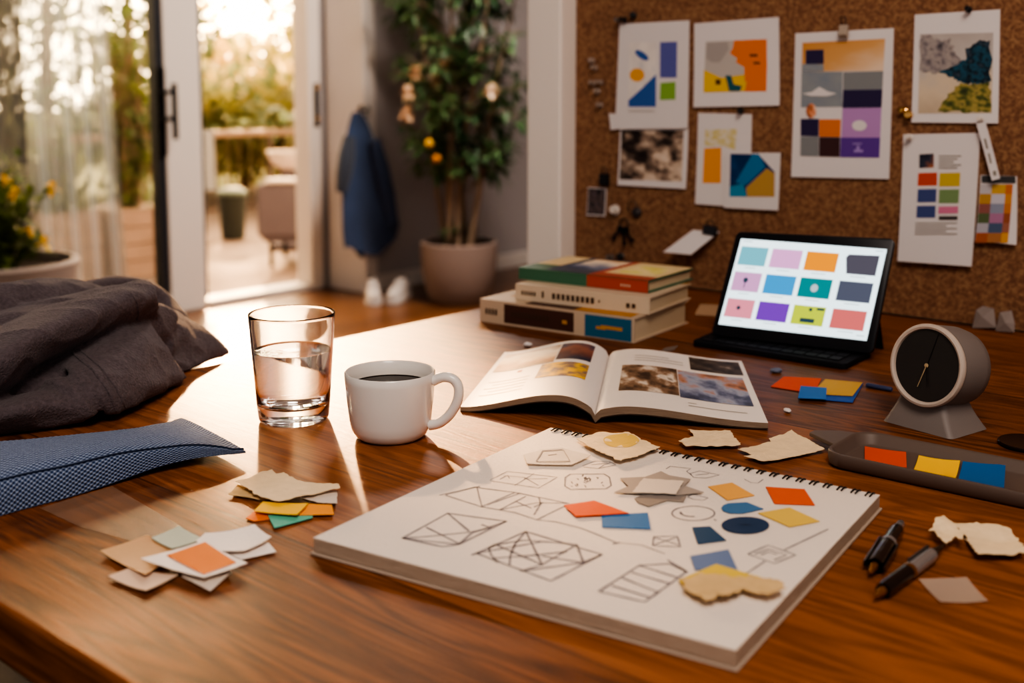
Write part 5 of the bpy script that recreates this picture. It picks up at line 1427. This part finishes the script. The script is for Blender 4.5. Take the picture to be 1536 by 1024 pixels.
m.build('foliage', LEAFD, ft); mb.build('branches', BARK, ft, smooth=60)
BLO = leaf_mat('cream_blossom', 'd9b48e', 'e8cdb0', .3)
for (px, py) in [(667, 93), (625, 108), (613, 139), (611, 171), (657, 122), (737, 137)]:
    c = atd(px, py, dep - .34); m = MB()
    for j in range(16): leaf(m, c, rdir(r) + RT * -.2, .055, .02)
    m.build('blossom', BLO, ft)
for (px, py, cl) in [(644, 215, 'd8a418'), (655, 238, 'c07820')]:
    c = atd(px, py, dep - .34); m = MB(); m.lathe([(0, -.022), (.012, -.019), (.020, -.008), (.021, .002), (.015, .015), (0, .022)], c, 16); m.build('fruit', mat('fruit_' + cl, cl, .4), ft, smooth=80)

# left potted shrub by the glazing
pt = atd(-6, 390, 4.15); pt.z = 0
ls = thing('potted_shrub', 'round stone pot with yellow-flowered shrub by the sheer curtain', 'potted plant', pt)
zt_ = atd(0, 390, 4.15).z
m = MB(); m.lathe([(0, 0), (.2, 0), (.21, .01), (.255, zt_ * .5), (.278, zt_ - .03), (.285, zt_ - .01), (.278, zt_), (.26, zt_), (.255, zt_ - .04), (0, zt_ - .05)], pt, 48); m.build('pot', mat('stone_pot', 'a2948a', .7, bump=.2, bscale=60), ls, smooth=50)
m = MB(); m.lathe([(0, zt_ - .03), (.256, zt_ - .035)], pt, 32); m.build('soil', mat('potting_soil', '2c211a', .95), ls)
m = MB(); ms = MB()
for k in range(70):
    an = r.uniform(0, 2 * PI); q = r.uniform(.02, .20); tip = pt + V((q * math.cos(an), q * math.sin(an), zt_ + r.uniform(.05, .40) * (1 - q)))
    b0 = pt + V((.3 * q * math.cos(an), .3 * q * math.sin(an), zt_ - .035)); ms.tube([b0, b0.lerp(tip, .5) + V((0, 0, .03)), tip], [.005, .004, .002], 5)
    for j in range(13): leaf(m, b0.lerp(tip, r.uniform(.3, 1.05)), rdir(r) + V((0, 0, .3)), r.uniform(.045, .08), r.uniform(.012, .02))
m.build('foliage', leaf_mat('pot_shrub_leaf', '3c4f1e', '6d7a2c', .4), ls); ms.build('stems', mat('green_stem', '51602c', .7), ls)
for k in range(5):
    p = atd([40, 8, 66, 22, 78][k], [325, 250, 345, 268, 262][k] + 20, 4.0); m = MB()
    for j in range(8): leaf(m, p, rdir(r), .035, .012)
    m.build('flower', leaf_mat('yellow_petal', 'd9a818', 'e8c63a', .3), ls)

# jacket on a wall hook
xw = XW + .002
hk = atx(541, 163, xw)
m = MB(); m.lathe([(0, 0), (.018, 0), (.018, .006), (0, .007)], hk, 16, axis=(1, 0, 0)); m.tube([hk + V((.006, 0, 0)), hk + V((.04, 0, -.012)), hk + V((.055, 0, -.006)), hk + V((.06, 0, .015))], .006, 8)
tag(m.build('wall_hook', DARKMETAL, smooth=50), 'dark metal wall hook above the hanging blue jacket', 'hook')
rows = [(168, 536, 546), (176, 532, 552), (195, 526, 560), (220, 521, 567), (250, 517, 573), (285, 515, 580), (315, 514, 587), (345, 514, 594), (366, 516, 597)]
jt = thing('jacket', 'blue jacket hanging from a hook on the wall beside the door', 'jacket', atx(548, 280, xw + .05))
m = MB(); nr = 40; na = 56; vs = []
for i in range(nr + 1):
    t = i / nr
    yy, l_, r_ = cat([a for a, *_ in rows], t), cat([b for _, b, _ in rows], t), cat([c for *_, c in rows], t)
    cL, cR = atx(l_, yy, xw + .06), atx(r_, yy, xw + .06)
    c = (cL + cR) / 2; hw = (cR.y - cL.y) / 2
    for j in range(na):
        a = 2 * PI * j / na
        fold = 1 + (.05 + .16 * t) * math.sin(a * 7 + 1.5 * math.sin(a * 2)) * (.4 + .6 * t)
        dpt = (.018 + .038 * t)
        x_ = xw + .008 + dpt + dpt * math.sin(a) * fold
        zz = c.z
        if i == nr: zz += .10 * max(0, math.cos(a) * .9) - .07 * math.exp(-((math.cos(a) - .0) / .5) ** 2) + .012 * math.sin(a * 5)
        elif t > .75: zz += (t - .75) / .25 * (.10 * max(0, math.cos(a) * .9) - .07 * math.exp(-((math.cos(a)) / .5) ** 2))
        vs.append(V((x_, c.y + hw * math.cos(a) * (1 + .05 * math.sin(3 * a) * t), zz)))
fs = [(i * na + j, i * na + (j + 1) % na, (i + 1) * na + (j + 1) % na, (i + 1) * na + j) for i in range(nr) for j in range(na)] + [tuple(range(na))]
m.add(vs, fs); m.build('jacket_body', mat('denim_blue', '3e4c68', .85, sheen=.2, bump=.3, bscale=150, var=.2, vscale=12), jt, smooth=70, fixn=True)
m = MB(); s0, s1, s2 = atx(524, 205, xw + .10), atx(516, 262, xw + .11), atx(512, 288, xw + .10)
m.tube([s0, s0.lerp(s1, .5), s1, s2], [.03, .045, .042, .028], 14); m.build('sleeve', mat('grey_lining', '3f444e', .85, sheen=.2), jt, smooth=70)
m = MB(); s0, s1, s2 = atx(562, 210, xw + .11), atx(580, 290, xw + .12), atx(588, 335, xw + .11)
m.tube([s0, s0.lerp(s1, .5), s1, s2], [.03, .045, .045, .035], 14); m.build('sleeve', mat('denim_blue', '3e4c68', .85), jt, smooth=70)
m = MB(); m.tube([hk + V((.058, -.012, .0)), hk + V((.058, 0, .012)), hk + V((.058, .012, .0)), hk + V((.05, .012, -.04)), hk + V((.05, -.012, -.04))], .003, 6, closed=True); m.build('hanging_loop', mat('grey_lining', '3f444e', .85), jt)

def shoe(label, px, py, rz):
    p = atz(px, py, 0); p.z = 0
    t = thing('sneaker', label, 'shoe', p, 'white sneakers on the hall floor')
    dd = V((math.cos(rz), math.sin(rz), 0)); ss_ = V((-dd.y, dd.x, 0))
    prof_ = [(0, .030, .065), (.04, .036, .085), (.09, .037, .090), (.13, .038, .080), (.17, .041, .062), (.21, .043, .050), (.245, .036, .040), (.268, .018, .028)]
    def ring(l, w, h, z0, n=16):
        return [p + dd * (.134 - l) * -1 + ss_ * (w * math.copysign(abs(math.cos(a)) ** .75, math.cos(a))) + V((0, 0, z0 + h * max(0, math.sin(a)) ** .8)) for a in [PI * k / (n - 1) for k in range(n)]]
    m = MB(); rs = [ring(l, w * .96, h, .022) for l, w, h in prof_]; n = len(rs[0])
    m.add([q for r_ in rs for q in r_], [(i * n + j, i * n + (j + 1) % n, (i + 1) * n + (j + 1) % n, (i + 1) * n + j) for i in range(len(rs) - 1) for j in range(n)] + [tuple(range(n)), tuple(range((len(rs) - 1) * n, len(rs) * n))])
    m.build('upper', mat('white_canvas', 'bdb3aa', .7), t, smooth=50, fixn=True)
    out = [p + dd * (l - .134) + ss_ * (w * 1.06) for l, w, h in prof_] + [p + dd * (l - .134) - ss_ * (w * 1.06) for l, w, h in prof_[::-1]]
    m = MB(); m.prism([V((q.x, q.y, .001)) for q in out], V((0, 0, .024))); m.build('sole', mat('white_rubber', 'd0c8c0', .6), t, bevel=.003)
    m = MB(); c = p + dd * -.09; m.lathe([(.026, .0), (.024, -.012), (0, -.016)], c + V((0, 0, .112)), 16); m.build('opening', mat('shoe_lining', '6a5f58', .9), t)
    for k in range(4):
        c = p + dd * (.0 + .022 * k - .01) + V((0, 0, .108 - .009 * k)); m = MB(); m.tube([c - ss_ * .022 - V((0, 0, .008)), c + V((0, 0, .002)), c + ss_ * .022 - V((0, 0, .008))], .0035, 6); m.build('lace', mat('white_rubber', 'd0c8c0', .6), t, smooth=60)
ang = math.atan2(-F0.y, -F0.x)
shoe('white sneaker on the hall floor below the jacket, nearer the door', 560, 452, ang + .15)
shoe('white sneaker on the hall floor beside the clay planter', 598, 450, ang - .2)

# curtains
def curtain(name, label, px0, px1, x0, mt, amp, nf, z0=.02, z1=2.66, lean=0, seed=0):
    m = MB(); ya, yb_ = atx(px0, 200, x0).y, atx(px1, 200, x0).y
    rr_ = random.Random(seed); ph = [rr_.uniform(0, 6) for _ in range(4)]
    def fn(a, b):
        yy = ya + (yb_ - ya) * a; zz = z0 + (z1 - z0) * b
        s_ = math.sin(a * nf * 2 * PI + ph[0] + .6 * math.sin(a * 7 + ph[1])) + .35 * math.sin(a * nf * 4.7 * PI + ph[2])
        return V((x0 + amp * s_ * (1 - .3 * b), yy + lean * (1 - b) * a, zz))
    m.grid(fn, 140, 10)
    o = m.build(name, mt, smooth=80); return tag(o, label, 'curtain')
curtain('sheer_curtain', 'translucent white sheer curtain hanging in front of the glazing', -150, 150, XD + .16, sheer_mat('sheer_voile', 'a2a8ae', .55, .45), .028, 9, seed=2, lean=.12)
curtain('drape', 'dark grey drape at the far left of the sheer curtain', -190, 40, XD + .27, sheer_mat('grey_drape', '57565a', .2, .25), .035, 6, seed=5)

# ================================================================== OUTDOORS
m = MB(); m.box((-11, -2, -.12), (-5.07, 12, -.02)); struct(m.build('patio_floor', mat('patio_paving', '8c7a70', .8, bump=.3, bscale=40, var=.15, vscale=6)))
m = MB(); m.box((-60, -40, -.3), (-11, 60, -.06)); struct(m.build('ground', mat('lawn', '66703a', .9, bump=.5, bscale=20, var=.3, vscale=3)))
XR = -8.3
rl = thing('garden_railing', 'thin metal railing along the edge of the patio', 'railing', (XR, 5, -.02))
zr_ = atx(380, 198, XR).z; RM_ = mat('rail_metal', '6f6158', .4, .3)
m = MB(); m.box((XR - .03, -1, zr_ - .035), (XR + .03, 11, zr_ + .02)); m.build('top_rail', mat('rail_wood', 'a5907c', .5), rl, bevel=.004)
m = MB(); m.box((XR - .015, -1, .06), (XR + .015, 11, .09)); m.build('bottom_rail', RM_, rl)
for i in range(9): 
    m = MB(); yy = -.8 + i * 1.42; m.box((XR - .022, yy - .022, -.02), (XR + .022, yy + .022, zr_ - .036)); m.build('post', RM_, rl)
m = MB()
for i in range(98):
    yy = -.75 + i * .118; m.tube([(XR, yy, .09), (XR, yy, zr_ - .036)], .006, 5)
m.build('balusters', RM_, rl)['kind'] = 'stuff'
# armchair, bird bath, bin, towel
c = atz(432, 398, -.02); FAB = mat('grey_outdoor_fabric', '716b74', .85)
ac = thing('garden_armchair', 'grey upholstered garden armchair on the patio seen through open door', 'armchair', c)
e1, e2 = RT, F0; up = V((0, 0, 1))
m = MB(); m.obox(c + e1 * .12 + e2 * .2 + up * .27, e1 * .27, e2 * .28, up * .11); m.build('seat', FAB, ac, bevel=.03, bseg=3)
m = MB(); m.obox(c + e1 * .30 + e2 * .22 + up * .45, e1 * .07, e2 * .28, up * .30); m.build('backrest', FAB, ac, bevel=.03, bseg=3)
for s_ in (-.06, .46):
    m = MB(); m.obox(c + e1 * .1 + e2 * s_ + up * .36, e1 * .27, e2 * .05, up * .17); m.build('armrest', FAB, ac, bevel=.03, bseg=3)
for a_, b_2 in ((-.1, -.02), (.32, -.02), (-.1, .42), (.32, .42)):
    m = MB(); m.tube([c + e1 * a_ + e2 * b_2, c + e1 * a_ + e2 * b_2 + up * .17], .014, 8); m.build('leg', DARKMETAL, ac)
m = MB(); m.obox(c + e1 * .0 + e2 * -.06 + up * .545, e1 * .11, e2 * .06, up * .014)
tag(m.build('folded_cloth', mat('white_cloth', 'd8cfc8', .8), bevel=.01), 'folded white cloth on the near arm of the garden armchair', 'cloth')
c = atz(436, 372, -.02); zc_ = atd(434, 232, (c - EYE).dot(FW)).z
bd = thing('bird_bath', 'white bowl-shaped bird bath on a pedestal behind the armchair', 'bird bath', c)
m = MB(); m.lathe([(0, 0), (.14, 0), (.14, .04), (.05, .08), (.04, zc_ * .6), (.06, zc_ - .08), (0, zc_ - .08)], c, 24); m.build('pedestal', mat('grey_stone', '6e6870', .8), bd, smooth=40)
m = MB(); m.lathe([(0, zc_ - .08), (.06, zc_ - .075), (.12, zc_ - .03), (.155, zc_ + .05), (.15, zc_ + .055), (.11, zc_ - .01), (0, zc_ - .04)], c, 32); m.build('bowl', mat('white_stone', 'e6dcd2', .6), bd, smooth=40)
c = atz(350, 358, -.02)
bn = thing('garden_bin', 'dark green lidded bin standing on the patio by the railing', 'bin', c)
m = MB(); m.lathe([(0, 0), (.085, 0), (.105, .33), (0, .33)], c, 24); m.build('bin_body', mat('bin_green', '424846', .6), bn, smooth=40)
m = MB(); m.lathe([(.115, .33), (.115, .355), (.07, .385), (0, .39)], c, 24); m.build('lid', mat('bin_lid', '667670', .6), bn, smooth=40)
ya, yb_ = atx(296, 240, XR).y, atx(317, 240, XR).y; z1, z0 = zr_ + .024, atx(310, 285, XR).z
m = MB()
tw = lambda a, b: V((XR + .035 + .012 * math.sin(a * 9) + .02 * (1 - b), ya + (yb_ - ya) * a, z0 + (z1 - z0) * b)) if b < .9 else V((XR + .035 - .07 * (b - .9) / .1, ya + (yb_ - ya) * a, z1 + .004))
m.grid(tw, 14, 10); tag(m.build('towel', mat('pale_towel', 'aeb6bc', .9), smooth=60), 'pale towel hanging over the patio railing at the door edge', 'towel')
# planters with shrubs outside the fixed glass
def planter(label, px0, px1, ytop, ybot, x0, hgt, seed):
    a, b = atx(px0, ybot, x0), atx(px1, ybot, x0); zt = atx(px0, ytop, x0).z
    c = (a + b) / 2; hw = abs(b.y - a.y) / 2
    t = thing('planter_box', label, 'planter', (x0, c.y, -.02), 'planters outside the glazing')
    m = MB()
    for k in range(4):
        z_ = -.018 + (zt + .018) * k / 4
        m.box((x0 - .2, c.y - hw, z_), (x0 + .2, c.y + hw, z_ + (zt + .018) / 4 - .006))
    m.build('box', mat('planter_wood', 'a58c7c', .7, bump=.3, bscale=40, var=.2, vscale=8), t)
    r_ = random.Random(seed); m = MB(); ms = MB()
    for k in range(85):
        tip = V((x0 + r_.gauss(0, .13), c.y + r_.gauss(0, hw * .55), zt + hgt * r_.random() ** .8)); b0 = V((x0, c.y + (tip.y - c.y) * .3, zt - .01))
        ms.tube([b0, b0.lerp(tip, .5), tip], [.006, .005, .003], 5)
        for j in range(14): leaf(m, b0.lerp(tip, r_.uniform(.3, 1.05)), rdir(r_) + V((0, 0, .2)), r_.uniform(.05, .09), r_.uniform(.016, .026))
    m.build('foliage', LEAFS, t); ms.build('stems', BARK, t)
planter('slatted wooden planter with tall green shrub next to the door stile', 152, 240, 312, 405, -6.3, 1.15, 21)
planter('slatted wooden planter with low shrub behind the sheer curtain', 45, 128, 318, 405, -6.3, .55, 22)
planter('slatted wooden planter with shrub beyond the grey drape', -90, 10, 318, 405, -6.3, .9, 23)
def gtree(label, px, dep_, h_, cr, n, seed, mt, trunk=.09):
    b = EYE + (F0 + RT * ((px - 768) / FPX)) * dep_; b.z = -.06
    t = thing('garden_tree', label, 'tree', b, 'trees beyond the patio'); r_ = random.Random(seed)
    m = MB(); m.tube([b, b + V((.05, 0, h_ * .3)), b + V((0, .08, h_ * .55)), b + V((.03, 0, h_ * .8))], [trunk, trunk * .8, trunk * .6, trunk * .3], 8); m.build('trunk', BARK, t, smooth=60)
    m = MB()
    cl = [V((r_.gauss(0, .42), r_.gauss(0, .42), r_.uniform(-.75, .8))) for _ in range(26)]
    for k in range(n):
        c_ = cl[r_.randrange(len(cl))] + rdir(r_) * .33 * r_.random() ** .4
        p = b + V((c_.x * cr, c_.y * cr, h_ * .58 + c_.z * h_ * .42))
        if p.z < .05: continue
        leaf(m, p, rdir(r_) + V((0, 0, -.2)), r_.uniform(.10, .2), r_.uniform(.035, .06))
    m.build('foliage', mt, t)
LEAFC = leaf_mat('cool_green_leaf', '66785a', 'a0ae88', .5)
LG2 = leaf_mat('haze_glow_leaf', 'dcc57c', 'f6e4b0', .65)  # leaf colour paled to carry the sunlit garden haze
gtree('bushy tree with sun glow in its leaf colour at the right side of the open doorway view', 440, 15.5, 2.7, 1.5, 2200, 1, LG2)
gtree('low tree with sun glow in its leaf colour at the left side of the doorway view', 325, 17, 2.1, 1.6, 2000, 2, LG2)
gtree('far low tree in the centre of the open doorway view', 385, 22, 1.9, 2.2, 2000, 3, LG2)
gtree('tall dark green tree hidden mostly behind the door jamb', 530, 14, 4.2, 1.8, 2400, 4, LEAFG)
gtree('dense green tree behind the planter beside the door stile', 190, 12.5, 3.6, 1.5, 2600, 5, LEAFC)
gtree('dense green tree seen through the sheer curtain', 70, 12, 3.8, 1.7, 2600, 6, LEAFC)
gtree('green tree beyond the grey drape at the far left', -70, 13, 4.2, 1.8, 2400, 7, LEAFC)
gtree('low hedge-like tree behind the railing and the bin', 365, 12.5, 1.25, 1.9, 2200, 8, LEAFG, .06)
gtree('low hedge-like tree behind the railing and the armchair', 470, 12.5, 1.35, 1.9, 2200, 9, LEAFG, .06)
gtree('low hedge-like tree behind the railing left of the door stile', 255, 12.5, 1.3, 1.9, 2200, 10, LEAFC, .06)

# added tree: trunk behind the stile, unseen crown placed to shade the table front
b = EYE + (F0 + RT * ((268 - 768) / FPX)) * 8.0; b.z = -.02; cr_ = V((-6.7, 4.48, 3.02))
t = thing('garden_tree', 'added slender tree behind the door stile, unseen crown shading the table front', 'tree', b, 'trees beyond the patio'); r_ = random.Random(99)
m = MB(); m.tube([b, b + V((0, 0, 1.4)), b.lerp(cr_, .45) + V((0, 0, 1.0)), cr_], [.06, .05, .035, .015], 8); m.build('trunk', BARK, t, smooth=60)
SUN_PX, SUN_EL = 352, math.radians(18)
sd = (F0 + RT * ((SUN_PX - 768) / (FPX / math.cos(PITCH)))).normalized() * math.cos(SUN_EL) + V((0, 0, math.sin(SUN_EL)))
br_ = [V((-6.7, 4.48, 3.02)), V((-6.7, 4.62, 3.09)), V((-6.7, 4.84, 3.20)), V((-6.7, 5.01, 3.27))]
m = MB(); m.tube([b + V((0, 0, 1.4)), br_[0].lerp(b, .3) , br_[0]] + br_[1:], [.04, .03, .02, .014, .010, .006], 8); m.build('branch', BARK, t, smooth=60)
m = MB()
for k in range(1500):
    u_ = r_.random() * 3; i_ = min(2, int(u_)); p = br_[i_].lerp(br_[i_ + 1], u_ - i_) + sd * r_.gauss(0, .2) + V((0, r_.gauss(0, .035), r_.gauss(0, .035)))
    leaf(m, p, rdir(r_), r_.uniform(.05, .085), r_.uniform(.018, .028))
m.build('foliage', LEAFG, t)

# ================================================================== LIGHT, WORLD, CAMERA
SUN_PX, SUN_EL = 352, math.radians(18)
sd = (F0 + RT * ((SUN_PX - 768) / (FPX / math.cos(PITCH)))).normalized() * math.cos(SUN_EL) + V((0, 0, math.sin(SUN_EL)))
L = bpy.data.lights.new('sun', 'SUN'); L.energy = 6.0; L.color = (1, .58, .27); L.angle = math.radians(1.3)
lo = bpy.data.objects.new('sun', L); COL.objects.link(lo); lo.rotation_euler = sd.to_track_quat('Z', 'Y').to_euler(); lo.location = sd * 30
L = bpy.data.lights.new('table_fill_light', 'AREA'); L.energy = 15; L.color = (1, .86, .74); L.shape = 'DISK'; L.size = .9  # added soft fill over the table; no lamp fitting hangs there
lo = bpy.data.objects.new('table_fill_light', L); COL.objects.link(lo); lo.location = (.35, -.15, 2.5); lo.rotation_euler = (V((.35, -.15, 2.5)) - V((-.5, 1.2, .75))).to_track_quat('Z', 'Y').to_euler()

L = bpy.data.lights.new('hall_fill_light', 'AREA'); L.energy = 48; L.color = (1, .88, .8); L.shape = 'DISK'; L.size = .7  # added fill to lift the hall, in place of bounced daylight
lo = bpy.data.objects.new('hall_fill_light', L); COL.objects.link(lo); lo.location = (-2.9, 3.6, 2.75)
W = bpy.data.worlds.new('sky'); S.world = W; W.use_nodes = True
N, LK = W.node_tree.nodes, W.node_tree.links
bg = N['Background']
tc = N.new('ShaderNodeTexCoord')
dp = N.new('ShaderNodeVectorMath'); dp.operation = 'DOT_PRODUCT'; dp.inputs[1].default_value = sd
LK.new(tc.outputs['Generated'], dp.inputs[0])
mr = N.new('ShaderNodeMapRange'); mr.inputs[1].default_value = .2; mr.inputs[2].default_value = 1; LK.new(dp.outputs['Value'], mr.inputs[0])
pw = N.new('ShaderNodeMath'); pw.operation = 'POWER'; pw.inputs[1].default_value = 3.0; LK.new(mr.outputs[0], pw.inputs[0])
mx = N.new('ShaderNodeMix'); mx.data_type = 'RGBA'; mx.inputs[6].default_value = (.20, .182, .175, 1); mx.inputs[7].default_value = (20, 14, 8, 1)
LK.new(pw.outputs[0], mx.inputs[0]); LK.new(mx.outputs[2], bg.inputs['Color']); bg.inputs['Strength'].default_value = 1.0

cam = bpy.data.cameras.new('camera'); co = bpy.data.objects.new('camera', cam); COL.objects.link(co)
co.matrix_world = Matrix(((RT.x, UP.x, -FW.x, EYE.x), (RT.y, UP.y, -FW.y, EYE.y), (RT.z, UP.z, -FW.z, EYE.z), (0, 0, 0, 1)))
cam.sensor_width = 36; cam.sensor_fit = 'HORIZONTAL'; cam.lens = FPX / 1536 * 36
cam.shift_y = -(512 - PYC) / 1536
cam.clip_start = .02; cam.clip_end = 200
cam.dof.use_dof = True; cam.dof.focus_distance = 1.10; cam.dof.aperture_fstop = 4.2
S.camera = co
S.view_settings.view_transform = 'AgX'
S.view_settings.look = 'AgX - High Contrast'
S.view_settings.exposure = 1.05
S.cycles.max_bounces = 14; S.cycles.transmission_bounces = 12; S.cycles.transparent_max_bounces = 16
S.cycles.sample_clamp_indirect = 6
